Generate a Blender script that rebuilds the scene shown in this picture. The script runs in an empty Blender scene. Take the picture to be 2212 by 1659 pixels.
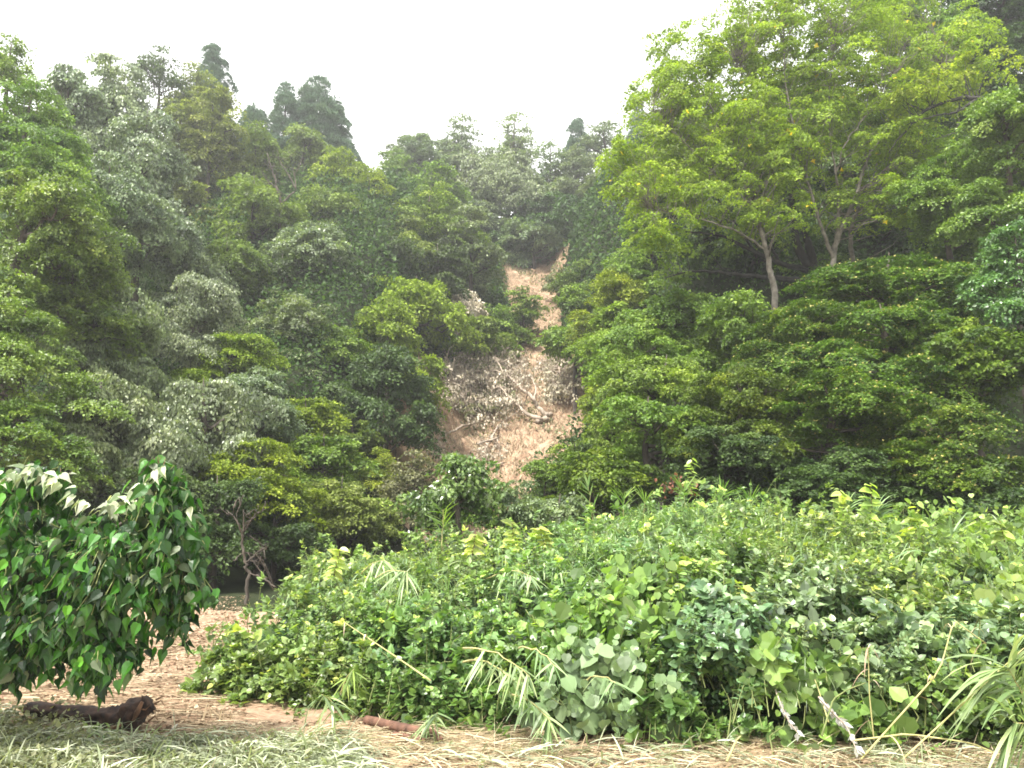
import bpy, math
import numpy as np
from mathutils import Vector

# ------------------------------------------------------------------ camera, sky, sun, exposure
sc = bpy.context.scene
COL = sc.collection
PITCH = math.radians(8.4)
CAM = np.array([0.0, 0.0, 1.7])
FPX = 1703.0                                    # focal length, in pixels of a 2212 px wide picture
cam_d = bpy.data.cameras.new("camera")
cam_d.sensor_width = 36.0
cam_d.lens = 36.0 * FPX / 2212.0
cam_d.clip_start = 0.05
cam_d.clip_end = 2000
cam = bpy.data.objects.new("camera", cam_d)
cam.location = CAM
cam.rotation_euler = (math.radians(90) + PITCH, 0, 0)
COL.objects.link(cam)
sc.camera = cam

SUN_EL, SUN_AZ = math.radians(60), math.radians(-138)      # azimuth measured from +Y towards +X
world = bpy.data.worlds.new("World")
sc.world = world
world.use_nodes = True
wn, wl = world.node_tree.nodes, world.node_tree.links
wn.clear()
sky = wn.new("ShaderNodeTexSky")
sky.sky_type = 'NISHITA'
sky.sun_disc = False
sky.sun_elevation = SUN_EL
sky.sun_rotation = SUN_AZ
sky.air_density = 1.0
sky.dust_density = 5.0
ovc = wn.new("ShaderNodeMix"); ovc.data_type = 'RGBA'      # thin bright cloud over the whole sky
ovc.inputs[0].default_value = 0.80
ovc.inputs[7].default_value = (13.4, 13.3, 12.9, 1)
bg = wn.new("ShaderNodeBackground"); bg.inputs[1].default_value = 0.082
wo = wn.new("ShaderNodeOutputWorld")
wl.new(sky.outputs[0], ovc.inputs[6]); wl.new(ovc.outputs[2], bg.inputs[0]); wl.new(bg.outputs[0], wo.inputs[0])

sun_d = bpy.data.lights.new("sun", 'SUN')
sun_d.energy = 4.2
sun_d.angle = math.radians(10)
sun_d.color = (1.0, 0.96, 0.88)
sun = bpy.data.objects.new("sun", sun_d)
sd = Vector((math.sin(SUN_AZ) * math.cos(SUN_EL), math.cos(SUN_AZ) * math.cos(SUN_EL), math.sin(SUN_EL)))
sun.rotation_euler = sd.to_track_quat('Z', 'Y').to_euler()
sun.location = (0, 0, 60)
COL.objects.link(sun)

sc.view_settings.view_transform = 'Standard'
sc.view_settings.look = 'None'
sc.view_settings.exposure = 1.35
sc.view_settings.gamma = 1
sc.render.engine = 'CYCLES'
sc.cycles.max_bounces = 5
sc.cycles.diffuse_bounces = 3
sc.cycles.glossy_bounces = 1
sc.cycles.transmission_bounces = 4
sc.cycles.transparent_max_bounces = 4
sc.cycles.volume_bounces = 0
sc.cycles.filter_width = 1.7

# ------------------------------------------------------------------ helpers
def at(u, v, y):
    """point at distance y in front of the camera seen at picture position u, v (2212 x 1659)"""
    cx, cy = (u - 1106.0) / FPX, (829.5 - v) / FPX
    t = y / (math.cos(PITCH) - cy * math.sin(PITCH))
    return CAM + t * np.array([cx, math.cos(PITCH) - cy * math.sin(PITCH), math.sin(PITCH) + cy * math.cos(PITCH)])

def sstep(a, b, x):
    t = np.clip((x - a) / (b - a), 0, 1)
    return t * t * (3 - 2 * t)

def wob(x, y, f, s=0.0):
    return (np.sin(x * f + s) * np.cos(y * f * 1.13 + 2 * s) + 0.6 * np.sin(x * f * 2.3 + y * f * 1.7 + s * 3)
            + 0.4 * np.cos(y * f * 3.1 - x * f * 2.7 + s)) / 2.0

def H(x, y):
    """terrain height"""
    x = np.asarray(x, float); y = np.asarray(y, float)
    y0 = 14.5 + 10.5 * sstep(-8, -1.5, x) - 13.5 * sstep(2.5, 8.5, x)
    k = 0.76 + 0.0 * x - 0.06 * sstep(-8, -1.5, x) + 0.25 * sstep(2.5, 8.5, x)
    s = np.maximum(y - y0, 0)
    z = k * s * s / (s + 6.0)
    z = z - np.maximum(z - 20.5, 0) * 0.75
    z = z - np.maximum(y - 68, 0) * 0.5
    z = z + 0.25 * wob(x, y, 0.45, 1.3) * sstep(1, 4, s) + 0.02 * wob(x, y, 2.3, .4) + 0.012 * wob(x, y, 7.1, 2.)
    return z

def on_ground(u, v, lift=0.0, y0=3.0):
    """first point along the line of sight that is lift above the terrain or lower, searched from y0 on"""
    y = np.arange(y0, 70, .05)
    P = np.array([at(u, v, q) for q in (0.0, 1.0)]); d = P[1] - P[0]
    Q = P[0] + y[:, None] * d
    k = np.where(Q[:, 2] < H(Q[:, 0], Q[:, 1]) + lift)[0]
    return Q[k[0]] if len(k) else Q[-1]

def nrm(a):
    return a / np.maximum(np.linalg.norm(a, axis=-1, keepdims=True), 1e-9)

def mk_mesh(name, verts, loops, starts, totals, attrs=None, smooth=False):
    me = bpy.data.meshes.new(name)
    me.vertices.add(len(verts)); me.vertices.foreach_set("co", np.ascontiguousarray(verts, dtype=np.float32).ravel())
    me.loops.add(len(loops)); me.loops.foreach_set("vertex_index", np.ascontiguousarray(loops, dtype=np.int32))
    me.polygons.add(len(starts))
    me.polygons.foreach_set("loop_start", np.ascontiguousarray(starts, dtype=np.int32))
    me.polygons.foreach_set("loop_total", np.ascontiguousarray(totals, dtype=np.int32))
    me.polygons.foreach_set("use_smooth", np.full(len(starts), smooth, dtype=bool))
    me.update(calc_edges=True)
    for k, a in (attrs or {}).items():
        at_ = me.attributes.new(k, 'FLOAT', 'FACE')
        at_.data.foreach_set("value", np.ascontiguousarray(a, dtype=np.float32))
    return me

# leaf templates: (verts (k,3): across, along, out of the blade), quads / tris as list
T_DIAMOND = (np.array([[0, 0, 0], [.34, .42, .07], [0, 1, -.06], [-.34, .42, .07]]), [[0, 1, 2, 3]])
T_LANCE = (np.array([[0, 0, 0], [.17, .35, .05], [0, 1, -.12], [-.17, .35, .05]]), [[0, 1, 2, 3]])
T_MAPLE = (np.array([[0, 0, 0], [.5, .3, .02], [.22, .52, .05], [0, 1, -.1], [-.22, .52, .05], [-.5, .3, .02]]), [[0, 1, 2, 3], [0, 3, 4, 5]])
T_OVATE = (np.array([[0, 0, 0], [0, .4, -.05], [0, .74, -.08], [0, 1.05, -.2],
                     [.24, .05, .05], [.38, .34, .05], [.24, .72, -.02],
                     [-.24, .05, .05], [-.38, .34, .05], [-.24, .72, -.02]]),
           [[0, 4, 5, 1], [1, 5, 6, 2], [2, 6, 3], [7, 0, 1, 8], [8, 1, 2, 9], [9, 2, 3]])
T_HEART = (np.array([[0, 0, 0], [0, .38, -.09], [0, .74, -.15], [0, 1.28, -.38],
                     [.14, -.08, .03], [.36, .06, .07], [.40, .38, .06], [.17, .80, -.10],
                     [-.14, -.08, .03], [-.36, .06, .07], [-.40, .38, .06], [-.17, .80, -.10]]),
           [[0, 4, 5, 1], [1, 5, 6], [1, 6, 7, 2], [2, 7, 3], [8, 0, 1, 9], [9, 1, 10], [10, 1, 2, 11], [11, 2, 3]])
T_KUDZU = (np.array([[0, 0, 0], [0, .45, -.05], [0, 1, -.12],
                     [.3, -.06, .03], [.56, .28, .04], [.42, .66, .0], [.16, .9, -.08],
                     [-.3, -.06, .03], [-.56, .28, .04], [-.42, .66, .0], [-.16, .9, -.08]]),
           [[0, 3, 4, 1], [1, 4, 5, 6], [1, 6, 2], [7, 0, 1, 8], [8, 1, 10, 9], [10, 1, 2]])

def leaves(name, P, D, N, size, tmpl, tint, rnd, width=1.0):
    tv, tf = tmpl
    D = nrm(D); S = nrm(np.cross(D, N)); N2 = nrm(np.cross(S, D))
    n, k = len(P), len(tv)
    size = np.asarray(size).reshape(-1, 1, 1) * np.ones((n, 1, 1))
    V = P[:, None, :] + size * (width * tv[None, :, 0:1] * S[:, None, :] + tv[None, :, 1:2] * D[:, None, :] + tv[None, :, 2:3] * N2[:, None, :])
    fl = np.concatenate([np.array(f) for f in tf]); tot = np.array([len(f) for f in tf])
    loops = (np.arange(n)[:, None] * k + fl[None, :]).ravel()
    totals = np.tile(tot, n)
    starts = np.concatenate([[0], np.cumsum(totals)[:-1]])
    m = len(tf)
    return mk_mesh(name, V.reshape(-1, 3), loops, starts, totals,
                   {"tint": np.repeat(tint, m), "rnd": np.repeat(rnd, m)})

def blades(name, B, D, L, W, droop, rng, tint, rnd, seg=5, curl=0.0):
    """grass blades: bent strips that fall with gravity"""
    n = len(B)
    D = nrm(D)
    side = nrm(np.cross(D, np.array([0, 0, 1.0])) + 1e-4)
    a = rng.uniform(-.7, .7, (n, 1)) ; up = nrm(np.cross(side, D))
    side = nrm(side * np.cos(a) + up * np.sin(a))
    rows = []
    prof = np.array([.55, .9, 1.0, .8, .5, .06]) if seg == 5 else np.array([.7, 1, .7, .06])
    for i in range(seg + 1):
        t = i / seg
        c = B + D * (L * t)[:, None] + np.array([0, 0, -1.0]) * (L * droop * t * t)[:, None] + side * (curl * L * t * t)[:, None]
        w = (W * prof[i] * .5)[:, None]
        rows.append(c - side * w); rows.append(c + side * w)
    V = np.stack(rows, 1)
    k = 2 * (seg + 1)
    q = np.array([[2 * i, 2 * i + 1, 2 * i + 3, 2 * i + 2] for i in range(seg)]).ravel()
    loops = (np.arange(n)[:, None] * k + q[None, :]).ravel()
    nf = n * seg
    return mk_mesh(name, V.reshape(-1, 3), loops, np.arange(nf) * 4, np.full(nf, 4),
                   {"tint": np.repeat(tint, seg), "rnd": np.repeat(rnd, seg)}, smooth=True)

def tubes(name, lines, sides=6, smooth=True, cap=True):
    """lines: list of (points, radii)"""
    Vs, Fs, off = [], [], 0
    loops, totals = [], []
    for pts, rad in lines:
        pts = np.asarray(pts, float); m = len(pts)
        rad = np.asarray(rad, float) * np.ones(m)
        tg = nrm(np.gradient(pts, axis=0))
        ref = np.array([0.31, 0.17, 0.93]) if abs(tg[0][2]) < .8 else np.array([1.0, .1, 0])
        s = nrm(np.cross(tg, ref)); t = np.cross(tg, s)
        ang = np.arange(sides) * 2 * math.pi / sides
        ring = pts[:, None, :] + rad[:, None, None] * (np.cos(ang)[None, :, None] * s[:, None, :] + np.sin(ang)[None, :, None] * t[:, None, :])
        Vs.append(ring.reshape(-1, 3))
        i = np.arange(m - 1)[:, None] * sides; j = np.arange(sides)[None, :]; j2 = (j + 1) % sides
        q = np.stack([i + j, i + j2, i + sides + j2, i + sides + j], -1).reshape(-1, 4) + off
        loops.append(q.ravel()); totals.append(np.full(len(q), 4))
        if cap:
            loops.append(np.arange(sides)[::-1] + off); totals.append(np.array([sides]))
            loops.append(np.arange(sides) + off + (m - 1) * sides); totals.append(np.array([sides]))
        off += m * sides
    totals = np.concatenate(totals)
    return mk_mesh(name, np.concatenate(Vs), np.concatenate(loops), np.concatenate([[0], np.cumsum(totals)[:-1]]), totals, smooth=smooth)

def bend(a, b, rng, n=5, amp=.08, sag=0.0):
    a = np.asarray(a, float); b = np.asarray(b, float)
    t = np.linspace(0, 1, n)[:, None]
    L = np.linalg.norm(b - a)
    p = a + (b - a) * t
    p[1:-1] += rng.normal(0, amp * L * .5, (n - 2, 3))
    p[:, 2] += sag * L * np.sin(t[:, 0] * math.pi)
    return p

def put(name, me, mat, parent=None, loc=(0, 0, 0)):
    o = bpy.data.objects.new(name, me)
    COL.objects.link(o)
    if len(me.materials) == 0:
        me.materials.append(mat)
    o.material_slots[0].link = 'OBJECT'
    o.material_slots[0].material = mat
    o.location = loc
    if parent: o.parent = parent
    return o

def tag(o, label=None, cat=None, group=None, kind=None):
    if label: o["label"] = label
    if cat: o["category"] = cat
    if group: o["group"] = group
    if kind: o["kind"] = kind
    return o

def thing(name, label, cat, loc, group=None):
    o = bpy.data.objects.new(name, None)
    o.empty_display_size = .3
    COL.objects.link(o)
    o.location = loc
    return tag(o, label, cat, group)

def joinlines(*ls):
    out = []
    for l in ls: out += l
    return out

# ------------------------------------------------------------------ materials
def nt(name):
    m = bpy.data.materials.new(name); m.use_nodes = True
    n, l = m.node_tree.nodes, m.node_tree.links
    n.clear()
    out = n.new("ShaderNodeOutputMaterial")
    return m, n, l, out

def leafmat(name, deep, mid, young, back=None, rough=.5, spec=.35, trans=.28, jit=.5, hue=.02, veins=False):
    m, n, l, out = nt(name)
    a = n.new("ShaderNodeAttribute"); a.attribute_name = "tint"
    r = n.new("ShaderNodeValToRGB")
    e = r.color_ramp.elements
    e[0].position = 0.0; e[0].color = (*deep, 1)
    e[1].position = 1.0; e[1].color = (*young, 1)
    k = r.color_ramp.elements.new(0.5); k.color = (*mid, 1)
    l.new(a.outputs["Fac"], r.inputs[0])
    b = n.new("ShaderNodeAttribute"); b.attribute_name = "rnd"
    oi = n.new("ShaderNodeObjectInfo")
    hs = n.new("ShaderNodeHueSaturation")
    mv = n.new("ShaderNodeMapRange"); mv.inputs[3].default_value = 1 - jit; mv.inputs[4].default_value = 1 + jit
    l.new(b.outputs["Fac"], mv.inputs[0]); l.new(mv.outputs[0], hs.inputs["Value"])
    mh = n.new("ShaderNodeMapRange"); mh.inputs[3].default_value = .5 - hue; mh.inputs[4].default_value = .5 + hue
    l.new(oi.outputs["Random"], mh.inputs[0]); l.new(mh.outputs[0], hs.inputs["Hue"])
    l.new(r.outputs[0], hs.inputs["Color"])
    geo = n.new("ShaderNodeNewGeometry")
    mx = n.new("ShaderNodeMix"); mx.data_type = 'RGBA'
    if back is None:
        back = tuple(min(1, c * 1.5 + .02) for c in mid)
    mx.inputs[7].default_value = (*back, 1)
    l.new(hs.outputs[0], mx.inputs[6])
    mm = n.new("ShaderNodeMath"); mm.operation = 'MULTIPLY'; mm.inputs[1].default_value = .75
    l.new(geo.outputs["Backfacing"], mm.inputs[0]); l.new(mm.outputs[0], mx.inputs[0])
    p = n.new("ShaderNodeBsdfPrincipled")
    p.inputs["Roughness"].default_value = rough
    p.inputs["Specular IOR Level"].default_value = spec
    l.new(mx.outputs[2], p.inputs["Base Color"])
    t = n.new("ShaderNodeBsdfTranslucent")
    tc = n.new("ShaderNodeMix"); tc.data_type = 'RGBA'; tc.blend_type = 'MULTIPLY'; tc.inputs[0].default_value = 1
    tc.inputs[7].default_value = (1.5, 1.6, .55, 1)
    l.new(hs.outputs[0], tc.inputs[6]); l.new(tc.outputs[2], t.inputs[0])
    ms = n.new("ShaderNodeMixShader"); ms.inputs[0].default_value = trans
    l.new(p.outputs[0], ms.inputs[1]); l.new(t.outputs[0], ms.inputs[2]); l.new(ms.outputs[0], out.inputs[0])
    return m

def barkmat(name, c1, c2, scale=9, rough=.9, stretch=.25):
    m, n, l, out = nt(name)
    tc = n.new("ShaderNodeTexCoord"); mp = n.new("ShaderNodeMapping")
    mp.inputs["Scale"].default_value = (scale, scale, scale * stretch)
    no = n.new("ShaderNodeTexNoise"); no.inputs["Scale"].default_value = 1; no.inputs["Detail"].default_value = 6
    r = n.new("ShaderNodeValToRGB"); r.color_ramp.elements[0].position = .35; r.color_ramp.elements[1].position = .68
    r.color_ramp.elements[0].color = (*c1, 1); r.color_ramp.elements[1].color = (*c2, 1)
    bp = n.new("ShaderNodeBump"); bp.inputs["Strength"].default_value = .6; bp.inputs["Distance"].default_value = .02
    p = n.new("ShaderNodeBsdfPrincipled"); p.inputs["Roughness"].default_value = rough
    l.new(tc.outputs["Object"], mp.inputs[0]); l.new(mp.outputs[0], no.inputs[0]); l.new(no.outputs[0], r.inputs[0])
    l.new(r.outputs[0], p.inputs["Base Color"]); l.new(no.outputs[0], bp.inputs["Height"]); l.new(bp.outputs[0], p.inputs["Normal"])
    l.new(p.outputs[0], out.inputs[0])
    return m

def groundmat(name, cols, scale=1.6, bump=.06):
    m, n, l, out = nt(name)
    tc = n.new("ShaderNodeTexCoord")
    n1 = n.new("ShaderNodeTexNoise"); n1.inputs["Scale"].default_value = scale; n1.inputs["Detail"].default_value = 9; n1.inputs["Roughness"].default_value = .65
    n2 = n.new("ShaderNodeTexNoise"); n2.inputs["Scale"].default_value = scale * 9; n2.inputs["Detail"].default_value = 8; n2.inputs["Roughness"].default_value = .7
    ad = n.new("ShaderNodeMath"); ad.operation = 'ADD'
    hf = n.new("ShaderNodeMath"); hf.operation = 'MULTIPLY'; hf.inputs[1].default_value = .5
    r = n.new("ShaderNodeValToRGB")
    pos = np.linspace(.36, .64, len(cols))
    e = r.color_ramp.elements
    e[0].position = pos[0]; e[0].color = (*cols[0], 1); e[1].position = pos[-1]; e[1].color = (*cols[-1], 1)
    for q in range(1, len(cols) - 1):
        k = e.new(pos[q]); k.color = (*cols[q], 1)
    bp = n.new("ShaderNodeBump"); bp.inputs["Strength"].default_value = .8; bp.inputs["Distance"].default_value = bump
    p = n.new("ShaderNodeBsdfPrincipled"); p.inputs["Roughness"].default_value = .92; p.inputs["Specular IOR Level"].default_value = .15
    l.new(tc.outputs["Object"], n1.inputs[0]); l.new(tc.outputs["Object"], n2.inputs[0])
    l.new(n1.outputs[0], ad.inputs[0]); l.new(n2.outputs[0], ad.inputs[1]); l.new(ad.outputs[0], hf.inputs[0])
    l.new(hf.outputs[0], r.inputs[0]); l.new(r.outputs[0], p.inputs["Base Color"])
    l.new(hf.outputs[0], bp.inputs["Height"]); l.new(bp.outputs[0], p.inputs["Normal"]); l.new(p.outputs[0], out.inputs[0])
    return m

M = {}
#                     deep                mid                 young
M['green']   = leafmat("leaf_green", (0.04, 0.085, 0.012), (0.14, 0.22, 0.032), (0.29, 0.37, 0.055))
M['leftgrn'] = leafmat("leaf_left", (0.038, 0.082, 0.014), (0.145, 0.225, 0.038), (0.33, 0.41, 0.075), rough=.42, spec=.45)
M['olive']   = leafmat("leaf_olive", (0.055, 0.088, 0.018), (0.16, 0.208, 0.044), (0.26, 0.31, 0.075), spec=.25)
M['yellow']  = leafmat("leaf_yellow", (0.062, 0.108, 0.012), (0.19, 0.262, 0.026), (0.33, 0.4, 0.045), spec=.2)
M['bright']  = leafmat("leaf_bright", (0.08, 0.14, 0.014), (0.215, 0.3, 0.036), (0.36, 0.44, 0.055), trans=.42, spec=.25)
M['silver']  = leafmat("leaf_silver", (0.07, 0.108, 0.052), (0.175, 0.228, 0.12), (0.34, 0.39, 0.24), back=(.24, .29, .20), rough=.4, spec=.6)
M['greyblue']= leafmat("leaf_grey", (0.06, 0.095, 0.042), (0.16, 0.21, 0.095), (0.3, 0.35, 0.18), rough=.45, spec=.5)
M['ridge']   = leafmat("leaf_ridge", (0.05, 0.082, 0.044), (0.125, 0.17, 0.085), (0.24, 0.29, 0.16))
M['cedar']   = leafmat("needle_cedar", (0.04, 0.08, 0.055), (0.1, 0.16, 0.108), (0.18, 0.25, 0.16), spec=.2, trans=.12)
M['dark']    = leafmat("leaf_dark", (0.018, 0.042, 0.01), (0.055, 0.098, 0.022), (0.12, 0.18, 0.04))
M['maple']   = leafmat("leaf_maple", (0.024, 0.056, 0.006), (0.082, 0.145, 0.012), (0.19, 0.26, 0.024), spec=.3)
M['glossy']  = leafmat("leaf_glossy", (0.034, 0.08, 0.022), (0.095, 0.18, 0.045), (0.2, 0.3, 0.085), rough=.3, spec=.7)
M['seed']    = leafmat("winged_seed",  (.20, .20, .04), (.28, .26, .07), (.40, .35, .12), trans=.2)
M['muddy']   = leafmat("leaf_muddy", (0.3, 0.255, 0.195), (0.52, 0.45, 0.355), (0.64, 0.58, 0.48), back=(.38, .34, .28), spec=.2, trans=.1)
M['mudgreen']= leafmat("leaf_mudgreen",(.09, .10, .05), (.17, .18, .095), (.28, .28, .16), spec=.2)
M['mulberry']= leafmat("leaf_mulberry", (0.01, 0.036, 0.005), (0.055, 0.145, 0.012), (0.17, 0.36, 0.03), back=(.20, .25, .14), rough=.42, spec=.5, trans=.33)
M['mulsheen'] = leafmat("leaf_mulsheen", (.12, .20, .08), (.30, .36, .24), (.55, .58, .47), back=(.5, .54, .43), rough=.5)  # sky sheen of the shrub's top leaves, put into the leaf colour
M['vine']    = leafmat("leaf_vine", (0.062, 0.125, 0.03), (0.185, 0.285, 0.08), (0.5, 0.58, 0.12), rough=.38, spec=.6, trans=.3)
M['vineblue']= leafmat("leaf_vineblue", (0.065, 0.125, 0.052), (0.185, 0.28, 0.13), (0.4, 0.5, 0.2), rough=.34, spec=.7, trans=.22)
M['kudzu']   = leafmat("leaf_kudzu", (0.08, 0.15, 0.035), (0.21, 0.33, 0.075), (0.38, 0.5, 0.1), rough=.42, spec=.5, trans=.35, back=(.26, .34, .17))
M['kudzupale']=leafmat("leaf_kudzupale",(.110, .170, .080), (.200, .285, .135), (.330, .400, .200), rough=.42, spec=.5, trans=.25)
M['reed']    = leafmat("blade_reed",   (.10, .17, .07), (.21, .31, .14), (.38, .46, .22), rough=.4, spec=.5, trans=.3, jit=.35)
M['reedgrn'] = leafmat("blade_reedgrn",(.07, .14, .03), (.15, .27, .06), (.30, .42, .10), rough=.4, spec=.5, trans=.35, jit=.35)
M['flatgr']  = leafmat("blade_flat", (0.12, 0.14, 0.08), (0.27, 0.31, 0.19), (0.52, 0.55, 0.4), rough=.5, spec=.4, trans=.15, jit=.45)
M['straw']   = leafmat("blade_straw", (0.2, 0.145, 0.09), (0.4, 0.3, 0.2), (0.62, 0.52, 0.38), rough=.6, spec=.2, trans=.1, jit=.4)
M['litter']  = leafmat("leaf_litter",  (.10, .068, .042), (.25, .175, .115), (.45, .36, .25), rough=.8, spec=.1, trans=.0, jit=.4)
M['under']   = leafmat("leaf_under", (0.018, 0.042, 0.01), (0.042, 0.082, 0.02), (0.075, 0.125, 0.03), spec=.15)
M['reddead'] = leafmat("leaf_reddead", (.09, .035, .025), (.18, .075, .055), (.28, .12, .09), spec=.1)
M['white']   = leafmat("leaf_white",   (.30, .30, .29), (.48, .48, .47), (.75, .75, .73), spec=.3, trans=.1, jit=.15)
M['bark']    = barkmat("bark_brown", (.035, .028, .022), (.11, .09, .07))
M['barkpale']= barkmat("bark_pale", (.09, .078, .062), (.26, .235, .20), scale=6, stretch=1)
M['barkdark']= barkmat("bark_dark", (.012, .011, .010), (.045, .04, .034))
M['barkmud'] = barkmat("bark_muddy", (.22, .17, .13), (.48, .40, .32))
M['rotwood'] = barkmat("rotten_wood", (.010, .006, .005), (.065, .032, .019), scale=16, stretch=.9)
M['splinter']= barkmat("splintered_wood", (.07, .035, .018), (.20, .10, .05), scale=20, stretch=.5)
M['pole']    = barkmat("pole_wood", (.06, .028, .018), (.17, .085, .055), scale=14, stretch=.4)
M['stem']    = barkmat("green_stem", (.10, .13, .04), (.22, .25, .09), scale=20)
M['stemred'] = barkmat("red_stem", (.10, .05, .03), (.2, .12, .06), scale=20)
M['cane']    = barkmat("cane_stem", (.28, .27, .10), (.48, .44, .20), scale=20)
M['soil']    = groundmat("bare_soil", [(.12, .068, .042), (.27, .175, .115), (.39, .275, .19), (.48, .36, .265)])
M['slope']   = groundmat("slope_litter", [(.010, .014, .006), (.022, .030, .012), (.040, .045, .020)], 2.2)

# ------------------------------------------------------------------ terrain (one grid, split into named stretches)
def scar_mask(x, y):
    cx = np.interp(y, [27, 32, 38, 44, 50, 56, 62], [-2.6, -1.9, .3, 1.4, 1.7, 1.6, 1.4])
    hw = np.interp(y, [26, 31, 37, 41, 45, 50, 55, 59, 62], [1.6, 3.0, 4.1, 2.9, 1.4, 2.0, 2.4, 2.4, .3])
    scar = (np.abs(x - cx + .3 * wob(x, y, 1.1)) < hw) & (y > 26)
    flat = (y < 12.6 + .8 * wob(x, y, .8)) & (x > -30) & (x < 9)
    return scar, flat

def terrain():
    ys = np.concatenate([np.linspace(-40, 3, 22, endpoint=False), np.linspace(3, 16, 105, endpoint=False), np.linspace(16, 72, 225, endpoint=False), np.linspace(72, 130, 30)])
    xs = np.concatenate([np.linspace(-120, -30, 30, endpoint=False), np.linspace(-30, -8, 60, endpoint=False), np.linspace(-8, 12, 160, endpoint=False), np.linspace(12, 40, 60, endpoint=False), np.linspace(40, 120, 30)])
    X, Y = np.meshgrid(xs, ys)
    scar, flat = scar_mask(X, Y)
    Z = H(X, Y)
    rg = np.random.default_rng(5)
    Z = Z + np.where(scar, .10 * wob(X, Y, 3.3) + rg.normal(0, .035, X.shape), 0) + np.where(flat & (Y > 3), rg.normal(0, .008, X.shape), 0)
    V = np.stack([X, Y, Z], -1).reshape(-1, 3)
    ny, nx = X.shape
    i, j = np.meshgrid(np.arange(ny - 1), np.arange(nx - 1), indexing='ij')
    a = (i * nx + j).ravel()
    Q = np.stack([a, a + 1, a + nx + 1, a + nx], -1)
    cx, cy = V[Q, 0].mean(1), V[Q, 1].mean(1)
    s, f = scar_mask(cx, cy)
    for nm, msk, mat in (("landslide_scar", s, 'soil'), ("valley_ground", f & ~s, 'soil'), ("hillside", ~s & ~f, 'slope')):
        q = Q[msk]
        used, inv = np.unique(q, return_inverse=True)
        me = mk_mesh(nm, V[used], inv.ravel(), np.arange(len(q)) * 4, np.full(len(q), 4), smooth=True)
        tag(put(nm, me, M[mat]), kind="structure")
terrain()

# ------------------------------------------------------------------ trees
def clumps_to_leaves(rng, C, U, rc, per, lsize, style, flat=.28):
    """leaves in domed sprays round every clump centre C (U = outward direction)"""
    n = len(C)
    rcs = rc * rng.uniform(.6, 1.25, n)
    k = per
    ang = rng.uniform(0, 2 * math.pi, (n, k)); rr = np.sqrt(rng.uniform(0, 1, (n, k)))
    rr = rr * (1 + .35 * np.sin(ang * 3 + rng.uniform(0, 6, (n, 1))) + .2 * np.sin(ang * 7 + rng.uniform(0, 6, (n, 1)))) / 1.15
    if style == 'needle':
        ax = nrm(U * .8 + np.array([0, 0, .5]))
    elif style == 'hang':
        ax = nrm(U * .9 + np.array([0, 0, .5]) + rng.normal(0, .3, (n, 3)))
    else:
        ax = nrm(U * .42 + np.array([0, 0, 1.0]) + rng.normal(0, .22, (n, 3)))
    s = nrm(np.cross(ax, rng.normal(0, 1, (n, 3)))); t = np.cross(ax, s)
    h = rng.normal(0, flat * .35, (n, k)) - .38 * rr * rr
    P = C[:, None] + rcs[:, None, None] * (np.cos(ang)[..., None] * rr[..., None] * s[:, None] + np.sin(ang)[..., None] * rr[..., None] * t[:, None] + h[..., None] * ax[:, None])
    rad = np.cos(ang)[..., None] * s[:, None] + np.sin(ang)[..., None] * t[:, None]
    jn = rng.normal(0, 1, (n, k, 3))
    if style == 'hang':
        D = rad * .35 + np.array([0, 0, -1.0]) + .35 * jn
        N = ax[:, None] * 1.0 + rad * .4 + .5 * rng.normal(0, 1, (n, k, 3))
    elif style == 'needle':
        D = rad * .5 + ax[:, None] * .9 + .4 * jn
        N = rng.normal(0, 1, (n, k, 3)) + ax[:, None]
    else:
        D = rad * .8 - ax[:, None] * .35 + .55 * jn
        N = ax[:, None] * 1.1 + rad * .25 + .42 * rng.normal(0, 1, (n, k, 3))
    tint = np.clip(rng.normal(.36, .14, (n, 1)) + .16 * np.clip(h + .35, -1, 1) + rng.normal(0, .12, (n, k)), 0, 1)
    rnd = rng.uniform(0, 1, (n, k))
    sz = lsize * rng.uniform(.6, 1.3, (n, k))
    return [a.reshape(-1, 3) for a in (P, D, N)] + [sz.ravel(), tint.ravel(), rnd.ravel()]

def lobe_points(rng, lobes, n, low=-.35, inner=.5):
    c = np.array([l[0] for l in lobes]); r = np.array([l[1] for l in lobes])
    w = r[:, 0] * r[:, 2]; w = w / w.sum()
    idx = rng.choice(len(lobes), n, p=w)
    d = nrm(rng.normal(0, 1, (n, 3)))
    d[:, 2] = np.where(d[:, 2] < low, -d[:, 2], d[:, 2])
    rad = 1 - (rng.uniform(0, 1, n) ** 1.7) * (1 - inner)
    P = c[idx] + r[idx] * d * rad[:, None]
    return P, d, idx

def branches(rng, stems, lobes, C, idx, r0, twig=.35, sparse=1):
    """limbs from the stems to each lobe, thin branches from the limbs to the clumps"""
    lines = []
    allp = np.concatenate([s[0] for s in stems])
    limb = []
    for (c, r) in lobes:
        c = np.asarray(c, float)
        d = np.linalg.norm(allp - (c - np.array([0, 0, r[2] * .6])), axis=1)
        a = allp[np.argmin(d)]
        L = np.linalg.norm(c - a)
        pl = bend(a, c, rng, 6, .10, -.04)
        lines.append((pl, np.linspace(r0 * .45, r0 * .16, 6)))
        limb.append(pl)
    for k in range(0, len(C), sparse):
        pl = limb[idx[k]]
        a = pl[rng.integers(2, 6)]
        lines.append((bend(a, C[k], rng, 4, .10, -.05), np.linspace(r0 * .13, r0 * .035, 4)))
    return lines

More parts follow.
